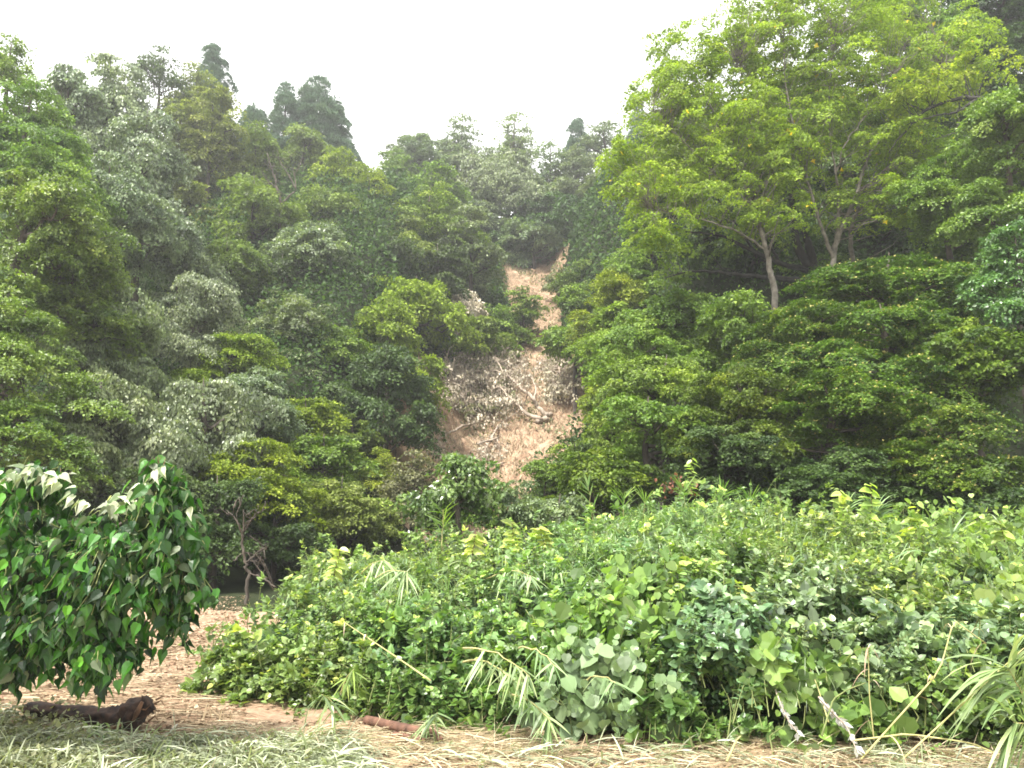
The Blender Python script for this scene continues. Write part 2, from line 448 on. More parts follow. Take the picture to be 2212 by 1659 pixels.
PROTO = {}
def rand_lobes(rng, W, Hc, kind):
    R = W / 2
    if kind == 'conifer':
        lob = []
        n = 15
        for i in range(n):
            z = Hc * (i + .3) / n
            rr = (R * (1 - (z / Hc) ** 1.5) + .08) * rng.uniform(.85, 1.15)
            m = 7 if z < .85 * Hc else 4
            for k in range(m):
                a = k * 6.283 / m + i * .7 + rng.uniform(-.3, .3); q = rng.uniform(.34, .86)
                lob.append((np.array([math.cos(a) * rr * q, math.sin(a) * rr * q, z + rng.uniform(-.3, .3) * Hc / n]), np.array([rr * .5, rr * .5, Hc / n * 1.2])))
        return lob
    n = int(rng.integers(7, 10))
    lob = [(np.array([0, 0, Hc * .66]), np.array([R * .55, R * .55, Hc * .34]))]
    for i in range(n):
        a = i * 2.4 + rng.uniform(-.4, .4)
        z = Hc * (.16 + .64 * ((i * .618) % 1.0))
        prof = math.sqrt(max(.08, 1 - ((z / Hc - .38) / .68) ** 2))
        rr = R * rng.uniform(.38, .54)
        q = max(R * prof - rr, .1 * R) * 1.08
        lob.append((np.array([math.cos(a) * q, math.sin(a) * q, z]), np.array([rr, rr, min(rr * .85, Hc * .24)])))
    return lob

def get_proto(kind, W, Hc, d, var):
    bw = min([2.0, 3.0, 4.2, 5.6, 7.4, 9.6], key=lambda q: abs(math.log(q / W)))
    asp = min([.6, .85, 1.2, 1.7, 2.4], key=lambda q: abs(math.log(q / (Hc / W))))
    dd = min([15, 21, 30, 42, 60], key=lambda q: abs(math.log(q / d)))
    key = (kind, bw, asp, dd, var)
    if key in PROTO: return PROTO[key]
    seed = abs(hash((int(bw * 10), int(asp * 100), dd, var, sum(map(ord, kind))))) % 99991
    rng = np.random.default_rng(seed)
    W_, H_ = bw, bw * asp
    lobes = rand_lobes(rng, W_, H_, kind)
    ls = {15: .070, 21: .085, 30: .115, 42: .15, 60: .20}[dd]
    style, tm, cover, rc, inner = 'layer', T_DIAMOND, 3.6, .46, .40
    if kind == 'hang': style, cover, rc = 'hang', 3.5, .46; ls *= 1.05
    if kind == 'maple': tm, cover = T_MAPLE, 3.2; ls *= .95
    if kind == 'airy': cover, rc, inner = 1.9, .36, .3
    if kind == 'conifer': style, tm, cover, rc, inner = 'needle', T_LANCE, 7.5, .46, .3; ls *= 1.15
    if kind == 'bush': cover, rc, inner = 2.8, .36, .4
    rc *= {15: .85, 21: .95, 30: 1.1, 42: 1.25, 60: 1.4}[dd] * (1 if W_ > 3.5 else .7)
    area = sum(3.0 * (l[1][0] * l[1][2] * 1.6) for l in lobes) * .8 if kind != 'conifer' else W_ * H_ * 2.2
    nl = int(area * cover / (.34 * ls * ls))
    nl = min(nl, 150000)
    ncl = max(18, int(area * 2.0 / (rc * rc * 2.2)))
    per = max(12, nl // ncl)
    C, U, idx = lobe_points(rng, lobes, ncl, low=-.7, inner=inner)
    if kind == 'conifer':
        U = nrm(C * np.array([1, 1, 0]) + np.array([0, 0, .3]))
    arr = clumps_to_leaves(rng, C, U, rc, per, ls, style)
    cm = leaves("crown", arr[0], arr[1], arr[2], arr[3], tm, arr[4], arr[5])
    r0 = W_ * .026 + .02
    trunk = np.array([[0, 0, -3 * H_], [.02 * W_, 0, -H_ * .8], [0, .01 * W_, 0], [.03 * W_, 0, H_ * .35], [0, .02 * W_, H_ * .7], [0, 0, H_ * .97]])
    stems = [(trunk, np.array([1.5, 1.25, 1.0, .7, .38, .08]) * r0)]
    st2 = [(trunk[2:], None)]
    lines = stems + (branches(rng, [(bend(trunk[2], trunk[4], rng, 8, .01), None)], lobes, C, idx, r0, sparse=3) if kind != 'conifer' else [])
    tmesh = tubes("trunk", lines, 6 if dd < 30 else 5)
    PROTO[key] = (W_, H_, cm, tmesh)
    return PROTO[key]

NT = [0]
def tree(u, vt, w, h, d, kind, mat, label, name='broadleaf_tree', bark='bark', cat='tree', group=None, rot=None):
    """crown whose top shows at (u, vt), w x h picture units wide and tall, standing d metres off"""
    top = at(u, vt, d); px = (np.linalg.norm(top - CAM)) / math.hypot(FPX, math.hypot(u - 1106, vt - 829.5))
    px = d / FPX / (math.cos(PITCH) - (829.5 - vt) / FPX * math.sin(PITCH))
    if kind in ('conifer',): w, h = w * 1.35, h * 1.1
    else: w, h = w * 1.25, h * 1.18
    W, Hc = w * px, h * px
    NT[0] += 1
    rng = np.random.default_rng(1000 + NT[0])
    var = NT[0] % 2
    W_, H_, cm, tm = get_proto(kind, W, Hc, d, var)
    gz = float(H(top[0], top[1]))
    root = thing(name, label, cat, (top[0], top[1], gz), group)
    rz = rng.uniform(0, 6.28) if rot is None else rot
    s = (W / W_, W / W_, Hc / H_)
    zo = top[2] - Hc - gz
    for nm, me, mt in (("crown", cm, M[mat]), ("trunk", tm, M[bark])):
        o = put(nm, me, mt, root, (0, 0, zo)); o.rotation_euler = (0, 0, rz); o.scale = s
    return root

# u, v of the crown's top, width, height (picture units), distance, kind, material, label
G1 = "trees along the ridge above the landslide"
G2 = "trees on the left slope"
G3 = "trees on the right slope"
FOREST = [
 # ridge above the slide, left to right
 (905, 285, 170, 210, 64, 'round', 'ridge', "dark blue green tree at the left end of the ridge line beside the sky gap", G1),
 (872, 300, 70, 90, 66, 'airy', 'ridge', "thin feathery tree top against the sky at the far left of the central ridge", G1),
 (1000, 243, 120, 190, 67, 'airy', 'ridge', "loose topped dark tree rising left of the tallest ridge tree", G1),
 (1020, 320, 170, 220, 63, 'hang', 'greyblue', "silvery grey tree in the middle of the ridge, below the loose dark top", G1),
 (1112, 236, 150, 230, 66, 'airy', 'greyblue', "tallest tree of the central ridge with an open silvery top", G1),
 (1100, 330, 180, 210, 62, 'hang', 'greyblue', "silver leaved tree in front of the tallest ridge tree", G1),
 (1190, 300, 130, 200, 63, 'airy', 'ridge', "open crowned ridge tree with sky showing through its branches", G1),
 (1246, 246, 46, 110, 66, 'conifer', 'cedar', "small pointed conifer alone on the ridge line right of the slide", G1),
 (1305, 250, 110, 120, 66, 'airy', 'ridge', "feathery ridge tree with a looping top right of the small conifer", G1),
 (1250, 315, 160, 210, 62, 'round', 'ridge', "grey green ridge tree below the small pointed conifer", G1),
 (1330, 330, 150, 230, 58, 'round', 'ridge', "dull green tree on the ridge just left of the big bright tree", G1),
 (1378, 225, 70, 190, 58, 'conifer', 'cedar', "dark conifer half hidden behind the left edge of the big bright tree", G1),
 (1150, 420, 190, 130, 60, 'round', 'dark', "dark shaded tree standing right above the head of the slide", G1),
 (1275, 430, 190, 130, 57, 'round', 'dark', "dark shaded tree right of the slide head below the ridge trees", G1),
 (1050, 410, 110, 150, 60, 'round', 'ridge', "dark green tree filling the ridge left of the slide head", G1),
 (1360, 470, 130, 130, 50, 'round', 'green', "mid green tree below the dark conifer at the right end of the ridge", G1),
 # far left ridge
 (850, 322, 110, 170, 60, 'round', 'green', "pale fresh green tree right of the tall conifers, under the gap of sky", G2),
 (618, 176, 150, 300, 56, 'conifer', 'cedar', "left one of the two tall blue green conifers on the left ridge", G2),
 (690, 164, 165, 320, 57, 'conifer', 'cedar', "right and taller one of the two tall blue green conifers on the left ridge", G2),
 (727, 208, 75, 190, 59, 'conifer', 'cedar', "narrow conifer pressed against the right side of the two tall ones", G2),
 (550, 212, 80, 200, 56, 'conifer', 'cedar', "short pointed conifer left of the two tall ones", G2),
 (464, 82, 115, 330, 50, 'conifer', 'cedar', "tallest dark cedar on the left skyline with a lopsided top", G2),
 (352, 100, 110, 160, 45, 'airy', 'dark', "tree with a thin ragged top against the sky left of the tallest cedar", G2),
 (430, 128, 120, 230, 46, 'airy', 'olive', "olive green tree climbing in front of the tallest cedar", G2),
 (460, 180, 170, 330, 42, 'round', 'olive', "broad olive tree below the tallest cedar", G2),
 (395, 215, 130, 280, 41, 'round', 'olive', "dull olive tree squeezed between silver tree and broad olive tree", G2),
 (555, 260, 130, 260, 44, 'round', 'olive', "greyish olive tree in front of the short pointed conifer", G2),
 (655, 265, 150, 220, 50, 'round', 'olive', "light olive tree at the foot of the two tall conifers", G2),
 (730, 320, 200, 300, 46, 'round', 'yellow', "big yellowish green tree below the tall conifers", G2),
 (800, 372, 190, 260, 44, 'round', 'yellow', "yellow olive dome shaped tree left of the bright green hill trees", G2),
 (550, 370, 220, 260, 37, 'round', 'olive', "large grey olive tree in the middle of the left slope", G2),
 (690, 400, 220, 210, 40, 'round', 'olive', "rounded dull green tree beneath the big yellowish tree", G2),
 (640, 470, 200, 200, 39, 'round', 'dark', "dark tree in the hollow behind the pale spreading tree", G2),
 (940, 350, 150, 190, 52, 'round', 'green', "light green tree left of the ridge trees with pale shoots on top", G2),
 (930, 395, 210, 230, 47, 'round', 'green', "big rounded green tree left of the slide head", G2),
 (1020, 440, 120, 170, 46, 'round', 'greyblue', "grey green tree overhanging the left edge of the slide head", G2),
 (880, 470, 180, 170, 43, 'round', 'olive', "olive tree between yellow dome tree and slide, shaded below", G2),
 (690, 478, 180, 150, 35, 'layer', 'silver', "pale spreading tree with fan shaped sprays in the middle left", G2),
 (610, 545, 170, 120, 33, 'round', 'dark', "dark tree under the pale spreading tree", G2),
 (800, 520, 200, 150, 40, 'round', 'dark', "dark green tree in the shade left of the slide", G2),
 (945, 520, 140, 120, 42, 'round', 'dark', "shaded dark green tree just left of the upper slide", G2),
 # left edge
 (28, 78, 150, 200, 23, 'airy', 'leftgrn', "leafy tree top at the upper left corner of the view", G2),
 (70, 180, 330, 320, 21, 'layer', 'leftgrn', "bright green tree on the left edge below the corner tree top", G2),
 (240, 118, 260, 330, 30, 'hang', 'silver', "tall silvery tree on the left skyline with drooping leaves", G2),
 (150, 130, 150, 260, 28, 'hang', 'silver', "greyish tree top between left edge tree and tall silvery tree", G2),
 (320, 225, 210, 330, 28, 'hang', 'silver', "silvery tree with hanging leaf tips bulging towards the right", G2),
 (240, 330, 260, 300, 26, 'hang', 'greyblue', "dull silver green tree below the tall silvery tree", G2),
 (60, 365, 340, 330, 17.5, 'layer', 'leftgrn', "large yellow green tree on the left edge in the middle height", G2),
 (170, 520, 230, 260, 19, 'layer', 'leftgrn', "light green tree with a visible dark trunk near the left edge", G2),
 (400, 480, 170, 200, 30, 'hang', 'greyblue', "greyish tree with pale tips in the upper left slope", G2),
 (490, 500, 150, 160, 31, 'round', 'olive', "dim olive tree in front of the dark hollow on the left slope", G2),
 (60, 640, 330, 290, 15.5, 'layer', 'leftgrn', "green tree filling the left edge below the large yellow green tree", G2),
 (420, 590, 200, 190, 24, 'hang', 'silver', "silver leaved tree whose branch reaches right over the slope", G2),
 (260, 610, 250, 260, 20, 'hang', 'greyblue', "grey green tree with hanging leaves in the left half", G2),
 (620, 635, 230, 190, 29, 'round', 'greyblue', "grey green tree with tiny reddish tints, mid left", G2),
 (500, 710, 200, 170, 24, 'layer', 'yellow', "yellow green tree beside the silver branch, left slope", G2),
 (900, 590, 200, 150, 37, 'layer', 'yellow', "golden green tree spreading left of the narrow scar", G2),
 (840, 640, 200, 200, 32, 'layer', 'yellow', "large yellow green tree left of the scar, below the golden one", G2),
 (740, 700, 180, 150, 30, 'layer', 'green', "mid green tree between grey green and yellow green trees", G2),
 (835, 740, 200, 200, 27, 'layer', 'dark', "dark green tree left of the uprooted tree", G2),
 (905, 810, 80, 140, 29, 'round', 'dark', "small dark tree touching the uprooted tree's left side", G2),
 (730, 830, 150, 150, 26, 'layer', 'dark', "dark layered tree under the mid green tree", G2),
 (440, 810, 300, 200, 18, 'hang', 'silver', "low silvery tree with drooping leaves above the heart leaved shrub", G2),
 (560, 790, 170, 150, 21, 'round', 'silver', "pale blue green tree right of the low silvery tree", G2),
 (220, 800, 280, 260, 16.5, 'hang', 'greyblue', "grey green tree with dark hollow below it near the left", G2),
 (60, 860, 260, 210, 14.5, 'layer', 'leftgrn', "low green tree at the left edge behind the heart leaved shrub", G2),
 (660, 850, 190, 160, 23, 'layer', 'yellow', "yellow green layered tree in the lower left centre", G2),
 (760, 890, 120, 130, 25, 'layer', 'olive', "small olive tree above the round bush", G2),
 (700, 930, 230, 180, 20.5, 'layer', 'green', "green layered tree right of the pale blue green one", G2),
 (570, 940, 230, 190, 17.5, 'layer', 'yellow', "low yellow green tree above the bare sapling", G2),
 (830, 955, 90, 150, 24, 'round', 'yellow', "small round yellowish tree left of the dark round bush", G2),
 (740, 1020, 200, 180, 19.5, 'layer', 'olive', "low olive tree behind the left end of the vine thicket", G2),
 (600, 1060, 200, 170, 17, 'layer', 'dark', "dark green low tree behind the bare sapling", G2),
 (470, 1020, 180, 170, 15.5, 'layer', 'dark', "dark green low tree right of the heart leaved shrub", G2),
 (330, 1000, 240, 200, 15.5, 'layer', 'dark', "dark green low tree hidden behind the top of the heart leaved shrub", G2),
 (120, 1060, 300, 260, 14.5, 'layer', 'dark', "dark low tree behind the left half of the heart leaved shrub", G2),
 (300, 1180, 300, 160, 15.2, 'bush', 'dark', "dark low bush behind the lower heart leaved shrub", G2),
 # around the slide
 (892, 965, 130, 150, 23, 'airy', 'mudgreen', "dusty grey green shrub at the left foot of the slide", None),
 (1128, 612, 95, 150, 45, 'round', 'green', "fresh green tree standing alone on the narrow scar", None),
 (1060, 650, 110, 110, 43, 'layer', 'green', "green tree left of the one standing on the scar", None),
 (1010, 620, 90, 120, 42, 'hang', 'muddy', "mud greyed bush at the left edge of the narrow scar", None),
 (1030, 690, 130, 80, 40, 'layer', 'green', "low green tree right above the uprooted tree's crown", None),
 (1155, 476, 120, 90, 57, 'layer', 'greyblue', "pale green overhanging tree at the very head of the slide", None),
 (1135, 550, 30, 30, 58, 'bush', 'dark', "small dark green shrub on the brink of the slide head", None),
 (1265, 540, 120, 110, 46, 'round', 'green', "green tree right of the slide head", None),
 (1205, 570, 60, 60, 50, 'bush', 'mudgreen', "small dusty shrub at the right edge of the slide head", None),
 (1245, 610, 100, 120, 40, 'layer', 'green', "bushy green tree right of the narrow scar", None),
 (1320, 585, 150, 130, 33, 'layer', 'yellow', "bright yellow green tree below the left edge of the big bright tree", None),
 (1240, 680, 120, 120, 37, 'layer', 'green', "dark green low tree right of the scar's narrow middle", None),
 (1320, 660, 140, 110, 31, 'layer', 'yellow', "second bright yellow green tree, below the first one", None),
 (1330, 745, 150, 110, 27, 'layer', 'yellow', "flat topped yellow green tree right of the uprooted tree", None),
 (1300, 830, 100, 90, 26, 'layer', 'yellow', "low yellow green tree beside the muddy flattened bush", None),
 (1310, 870, 190, 130, 22, 'layer', 'green', "green layered tree right of the slide's foot", G3),
 (1240, 940, 110, 140, 21, 'layer', 'dark', "dark green tree on the right bank of the slide's foot", G3),
 (1180, 985, 90, 100, 20, 'bush', 'green', "small leafy bush right of the dark round bush", None),
 (985, 972, 225, 230, 13.6, 'bush', 'glossy', "dark green round bush in front of the foot of the slide", None),
 (1115, 1030, 110, 150, 14, 'round', 'greyblue', "grey green bush leaning on the dark round bush", None),
 (1290, 965, 270, 150, 16, 'layer', 'maple', "low maple with pale winged seeds left of the dark hollow", G3),
 (1062, 1030, 110, 140, 15.5, 'round', 'green', "mid green bush closing the gap between the dark round bush and the grey green one", None),
 (1210, 1060, 220, 160, 14, 'bush', 'greyblue', "low grey green bush behind the tall reeds", None),
 # right slope
 (1420, 640, 250, 160, 21, 'maple', 'green', "light green maple below the left half of the big bright tree", G3),
 (1600, 640, 260, 170, 19.5, 'maple', 'green', "green maple under the pale forked trunks", G3),
 (1440, 760, 280, 170, 18, 'maple', 'green', "wide green maple in the middle of the right slope", G3),
 (1920, 540, 320, 150, 19, 'maple', 'maple', "yellowish green maple topping the lower right woods", G3),
 (1740, 650, 300, 160, 17.5, 'maple', 'maple', "maple with yellow winged seeds right below the pale trunks", G3),
 (1900, 650, 340, 180, 16.2, 'maple', 'maple', "broad maple with many yellow winged seeds at the right", G3),
 (1590, 790, 300, 180, 16, 'maple', 'maple', "dark green layered maple in the centre of the lower right woods", G3),
 (2090, 690, 300, 200, 15.5, 'maple', 'maple', "shaded maple near the right edge", G3),
 (1400, 850, 260, 160, 16.5, 'maple', 'green', "maple with light edges left in the lower right woods", G3),
 (1800, 800, 320, 160, 15, 'maple', 'maple', "maple whose flat seed speckled sprays reach to the left", G3),
 (2000, 860, 340, 180, 14.3, 'maple', 'maple', "low maple with seed speckled sprays at the right", G3),
 (1560, 920, 260, 130, 15, 'maple', 'dark', "dark low maple above the hollow with the red dead leaves", G3),
 (1830, 960, 280, 130, 14, 'maple', 'dark', "dark low maple above the middle of the vine thicket", G3),
 (2100, 990, 300, 180, 13.6, 'maple', 'dark', "lowest dark maple at the right edge", G3),
 (1700, 1000, 220, 110, 15, 'maple', 'dark', "shaded maple branchwork low behind the reeds", G3),
 # right edge and far right top
 (2190, 480, 190, 260, 15.5, 'layer', 'glossy', "glossy blue green tree at the right edge in mid height", G3),
 (2160, 205, 260, 300, 18.5, 'layer', 'leftgrn', "glossy tree with bright yellow tips in the upper right", G3),
 (2040, 330, 230, 260, 20, 'layer', 'green', "green tree between big bright tree and the glossy upper right tree", G3),
 (2120, -60, 330, 300, 30, 'round', 'dark', "dark tree in the top right corner behind the big bright tree", G3),
 (1960, -60, 260, 330, 31, 'round', 'green', "dull green tree behind the top of the big bright tree", G3),
 (2230, 120, 220, 260, 27, 'round', 'dark', "dark tree at the right edge below the corner tree", G3),
 (2010, 180, 280, 300, 29, 'round', 'dark', "dark tree seen through the thin crown of the big bright tree at the right", G3),
 (1700, 150, 330, 420, 32, 'round', 'olive', "dim olive tree behind the middle of the big bright tree", G3),
 (1500, 200, 260, 420, 33, 'round', 'olive', "dim olive tree behind the left part of the big bright tree", G3),
 (1850, 260, 260, 330, 28, 'round', 'dark', "dark tree behind the right trunks of the big bright tree", G3),
 (1600, 420, 320, 230, 27, 'round', 'dark', "dark tree in the shade behind the forked dark limbs", G3),
 (1400, 400, 170, 260, 34, 'round', 'green', "green tree behind the left fringe of the big bright tree", G3),
]
for f_ in FOREST:
    u, vt, w, h, d, kind, mat, label, grp = f_
    nm = {'conifer': 'conifer_tree', 'bush': 'bush', 'maple': 'maple_tree'}.get(kind, 'broadleaf_tree')
    if 'shrub' in label and 'heart' not in label: nm = 'shrub'
    if 'bush' in label.split(' in ')[0][:24]: nm = 'bush'
    tree(u, vt, w, h, d, kind, mat, label, nm, cat={'conifer_tree': 'conifer', 'bush': 'bush', 'shrub': 'shrub', 'maple_tree': 'maple'}.get(nm, 'tree'), group=grp)

# winged seeds hanging over the sprays of the right slope's maples (a part of each maple)
def add_seeds():
    rng = np.random.default_rng(77)
    me = {}
    for o in list(COL.objects):
        if o.parent is None and o.name.startswith("maple_tree") and "seed" in o["label"] or (o.parent is None and o.get("label", "").startswith("yellowish green maple")):
            cr = [c for c in o.children if c.name.startswith("crown")][0]
            key = cr.data.name
            if key not in me:
                n = len(cr.data.polygons)
                c = np.empty(n * 3, np.float32); cr.data.polygons.foreach_get("center", c)
                c = c.reshape(-1, 3)
                k = rng.choice(n, min(n // 40, 1500), replace=False)
                P = c[k] + np.array([0, 0, .05])
                me[key] = leaves("seed_cluster", P, rng.normal(0, 1, (len(k), 3)), rng.normal(0, 1, (len(k), 3)) + [0, -.5, 1], rng.uniform(.04, .065, len(k)), T_DIAMOND, rng.uniform(0, 1, len(k)), rng.uniform(0, 1, len(k)), 1.3)
            s = put("seed_cluster", me[key], M['seed'], o, cr.location)
            s.rotation_euler = cr.rotation_euler; s.scale = cr.scale
            s["kind"] = "stuff"
add_seeds()

# ------------------------------------------------------------------ the big bright tree with visible limbs, and its dark neighbour
def limbed_tree(name, label, cat, foot, stems_uv, lobes_uv, mat, bark, seed, per_px=1.0, rc=.42, ls=.10, tmpl=T_MAPLE, cover=.9, style='layer', inner=.1, twigs=1, group=None, speck=None):
    """stems_uv: lists of (u, v, distance, radius); lobes_uv: (u, v, distance, ru, rv, depth radius)"""
    rng = np.random.default_rng(seed)
    fp = at(foot[0], foot[1], foot[2]); fp[2] = float(H(fp[0], fp[1]))
    root = thing(name, label, cat, tuple(fp), group)
    stems, lines = [], []
    thin = .82 if bark == 'barkpale' else 1.0
    for k, s in enumerate(stems_uv):
        pts = [at(a[0], a[1], a[2]) for a in s]; rad = [a[3] * thin for a in s]
        if len(s) > 0 and s[0][3] < 0:       # starts in the ground
            g = pts[0].copy(); g[2] = float(H(g[0], g[1])) - .4
            rad[0] = -rad[0]; pts = [g] + pts; rad = [rad[0] * 1.3] + rad
        pts = np.array(pts); rad = np.array(rad)
        # refine with a smooth curve
        t = np.linspace(0, len(pts) - 1, len(pts) * 5)
        i = np.clip(t.astype(int), 0, len(pts) - 2); f = (t - i)[:, None]
        p0 = pts[np.maximum(i - 1, 0)]; p1 = pts[i]; p2 = pts[i + 1]; p3 = pts[np.minimum(i + 2, len(pts) - 1)]
        q = .5 * ((2 * p1) + (-p0 + p2) * f + (2 * p0 - 5 * p1 + 4 * p2 - p3) * f ** 2 + (-p0 + 3 * p1 - 3 * p2 + p3) * f ** 3)
        q[1:-1] += rng.normal(0, .012, q[1:-1].shape)
        rr = rad[i] + (rad[i + 1] - rad[i]) * f[:, 0]
        stems.append((q, rr)); lines.append((q - fp, rr))
    lobes = []
    for (u, v, d, ru, rv, rd) in lobes_uv:
        c = at(u, v, d); px = d / FPX
        lobes.append((c, np.array([ru * px, rd, rv * px])))
    C_all, arrs = [], []
    allp = np.concatenate([s[0][2:] for s in stems])
    allr = np.concatenate([s[1][2:] for s in stems])
    area = sum(3.6 * l[1][0] * l[1][2] * 1.5 for l in lobes)
    nl = int(area * cover / (.42 * ls * ls))
    ncl = int(area * .9 / (rc * rc * 2.2) * cover + 8)
    C, U, idx = lobe_points(rng, lobes, ncl, low=-1.1, inner=inner)
    arr = clumps_to_leaves(rng, C, U, rc, max(10, nl // ncl), ls, style)
    twl = []
    for k in range(0, ncl, twigs):
        d = np.linalg.norm(allp - C[k] + np.array([0, 0, .5]), axis=1) + rng.uniform(0, .4, len(allp))
        j = np.argmin(d)
        r = min(allr[j] * .45, .02)
        twl.append((bend(allp[j], C[k], rng, 5, .09, .05) - fp, np.linspace(max(r, .008), .004, 5)))
    tk = put("trunk", tubes("trunk", lines, 8), M[bark], root)
    if twl: put("branches", tubes("branches", twl, 4), M[bark], tk)
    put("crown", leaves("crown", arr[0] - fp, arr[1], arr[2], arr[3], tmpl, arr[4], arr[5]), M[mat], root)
    if speck:
        k = rng.choice(len(arr[0]), speck, replace=False)
        y = leaves("yellow_leaf", arr[0][k] - fp + rng.normal(0, .03, (speck, 3)), rng.normal(0, 1, (speck, 3)), rng.normal(0, 1, (speck, 3)) + [0, -1, .6], rng.uniform(.09, .16, speck), T_MAPLE, rng.uniform(.3, 1, speck), rng.uniform(0, 1, speck), 1.1)
        o = put("yellow_leaves", y, M['ylw'], root); o["kind"] = "stuff"
    return root

M['ylw'] = leafmat("leaf_turned", (.35, .30, .01), (.60, .50, .02), (.75, .62, .03), trans=.35)

limbed_tree('broadleaf_tree', "big bright green tree with two pale forked stems at the upper right", 'tree', (1807, 620, 21.5),
    [[(1805, 640, 21.5, -.12), (1800, 560, 21.5, .10), (1815, 500, 21.5, .085), (1850, 420, 21.6, .06), (1880, 330, 21.8, .045), (1960, 230, 22, .03), (2040, 150, 22.3, .015)],
     [(1800, 560, 21.5, .075), (1785, 520, 21.3, .065), (1768, 470, 21.2, .05), (1742, 380, 21, .04), (1722, 300, 21, .03), (1700, 200, 21, .022), (1690, 40, 21, .012)],
     [(1806, 520, 21.5, .06), (1812, 440, 21.4, .05), (1806, 380, 21.2, .04), (1796, 320, 21.2, .03), (1790, 230, 21.3, .02), (1800, 90, 21.4, .01)],
     [(1806, 380, 21.2, .03), (1825, 310, 21.1, .025), (1870, 250, 21, .018), (1930, 160, 21, .01)],
     [(1850, 420, 21.6, .035), (1920, 360, 21.5, .025), (2000, 310, 21.4, .016), (2080, 280, 21.4, .008)]],
    [(1700, 90, 21.5, 110, 100, 2.0), (1820, 60, 22, 130, 100, 2.2), (1960, 150, 22, 120, 90, 2.2), (1800, 210, 21.5, 160, 110, 2.2), (2080, 170, 22, 110, 65, 1.6), (1920, 300, 21.5, 130, 100, 2.0),
     (1700, 300, 21, 120, 110, 1.8), (1850, 440, 21.4, 120, 80, 1.5), (1750, -10, 22, 120, 80, 1.8), (1900, 10, 22.5, 130, 90, 1.8), (2060, 90, 22.5, 90, 80, 1.4), (1960, 400, 21.5, 110, 80, 1.5)], 'bright', 'barkpale', 11, rc=.34, ls=.072, cover=1.7, speck=150, group=G3)
limbed_tree('broadleaf_tree', "bright green tree with one pale stem leaning left, left part of the bright crown", 'tree', (1672, 640, 20.5),
    [[(1674, 650, 20.5, -.11), (1664, 590, 20.5, .095), (1655, 540, 20.5, .085), (1640, 490, 20.6, .07), (1622, 440, 20.7, .055), (1600, 380, 20.8, .045), (1560, 310, 21, .035), (1540, 240, 21, .025), (1500, 170, 21.2, .012)],
     [(1622, 440, 20.7, .035), (1570, 400, 20.5, .03), (1520, 350, 20.4, .022), (1460, 290, 20.3, .014), (1410, 240, 20.2, .008)],
     [(1600, 380, 20.8, .03), (1625, 300, 20.8, .024), (1610, 220, 20.8, .018), (1590, 130, 20.8, .008)],
     [(1655, 540, 20.5, .04), (1590, 500, 20.2, .03), (1500, 470, 20, .02), (1400, 450, 19.8, .01)]],
    [(1530, 140, 21, 120, 90, 2.0), (1430, 180, 21, 90, 80, 1.8), (1440, 300, 20.5, 110, 90, 1.8), (1590, 260, 20.8, 110, 100, 1.9), (1380, 400, 20, 90, 70, 1.6), (1500, 420, 20.2, 130, 80, 1.7),
     (1620, 110, 21.5, 100, 100, 2.0), (1640, 460, 20.3, 110, 80, 1.5), (1420, 510, 19.5, 110, 50, 1.3), (1425, 110, 21.5, 40, 50, .8), (1540, 90, 21.8, 90, 60, 1.4), (1640, 20, 22, 80, 60, 1.4), (1460, 230, 20.6, 100, 80, 1.5), (1560, 340, 20.6, 110, 80, 1.5), (1350, 330, 20.2, 60, 60, 1.2), (1680, 370, 20.4, 90, 80, 1.4)], 'bright', 'barkpale', 12, rc=.34, ls=.072, cover=1.7, speck=90, group=G3)
limbed_tree('broadleaf_tree', "pale grey stem right of the two forked stems with a thin bright green crown", 'tree', (1846, 600, 22.5),
    [[(1850, 610, 22.5, -.10), (1838, 540, 22.5, .08), (1842, 480, 22.5, .06), (1880, 400, 22.8, .045), (1900, 330, 23, .03), (1930, 180, 23.2, .012)],
     [(1842, 480, 22.5, .04), (1790, 420, 22.6, .03), (1770, 330, 22.7, .02), (1760, 180, 22.8, .01)]],
    [(1890, 230, 23, 120, 120, 1.8), (1760, 180, 23, 110, 110, 1.6), (1990, 330, 22.5, 120, 80, 1.4), (2010, 430, 22, 110, 70, 1.4)], 'bright', 'barkpale', 13, ls=.085, cover=1.6, speck=40, group=G3)
limbed_tree('broadleaf_tree', "tree with crooked nearly black limbs spreading low behind the pale stems", 'tree', (1775, 640, 23),
    [[(1790, 640, 23, -.20), (1768, 600, 23, .17), (1745, 570, 22.9, .15), (1722, 530, 22.8, .13), (1716, 480, 22.7, .10), (1712, 430, 22.7, .085), (1725, 370, 22.7, .07), (1735, 320, 22.7, .05), (1740, 250, 22.8, .02)],
     [(1768, 600, 23, .13), (1750, 545, 22.8, .12), (1738, 500, 22.8, .10), (1725, 480, 22.8, .07)],
     [(1712, 430, 22.7, .06), (1680, 380, 22.6, .05), (1655, 330, 22.5, .035), (1640, 290, 22.5, .015)],
     [(1760, 612, 23, .11), (1700, 603, 22.5, .09), (1640, 598, 22, .07), (1570, 590, 21.5, .05), (1500, 585, 21, .03), (1440, 600, 20.5, .012)],
     [(1745, 585, 22.9, .09), (1690, 570, 22.3, .075), (1630, 545, 21.8, .06), (1560, 510, 21.3, .04), (1480, 500, 21, .02), (1400, 480, 20.6, .01)],
     [(1630, 545, 21.8, .04), (1580, 470, 21.6, .03), (1545, 420, 21.5, .018), (1530, 370, 21.4, .008)],
     [(1680, 560, 22.3, .05), (1665, 530, 22, .04), (1668, 510, 22, .02)]],
    [(1600, 500, 22.5, 150, 70, 1.5), (1480, 560, 21, 120, 45, 1.2), (1700, 420, 23.2, 120, 90, 1.4), (1760, 580, 23.8, 120, 40, 1.2)], 'green', 'barkdark', 14, ls=.105, cover=.8, group=G3)
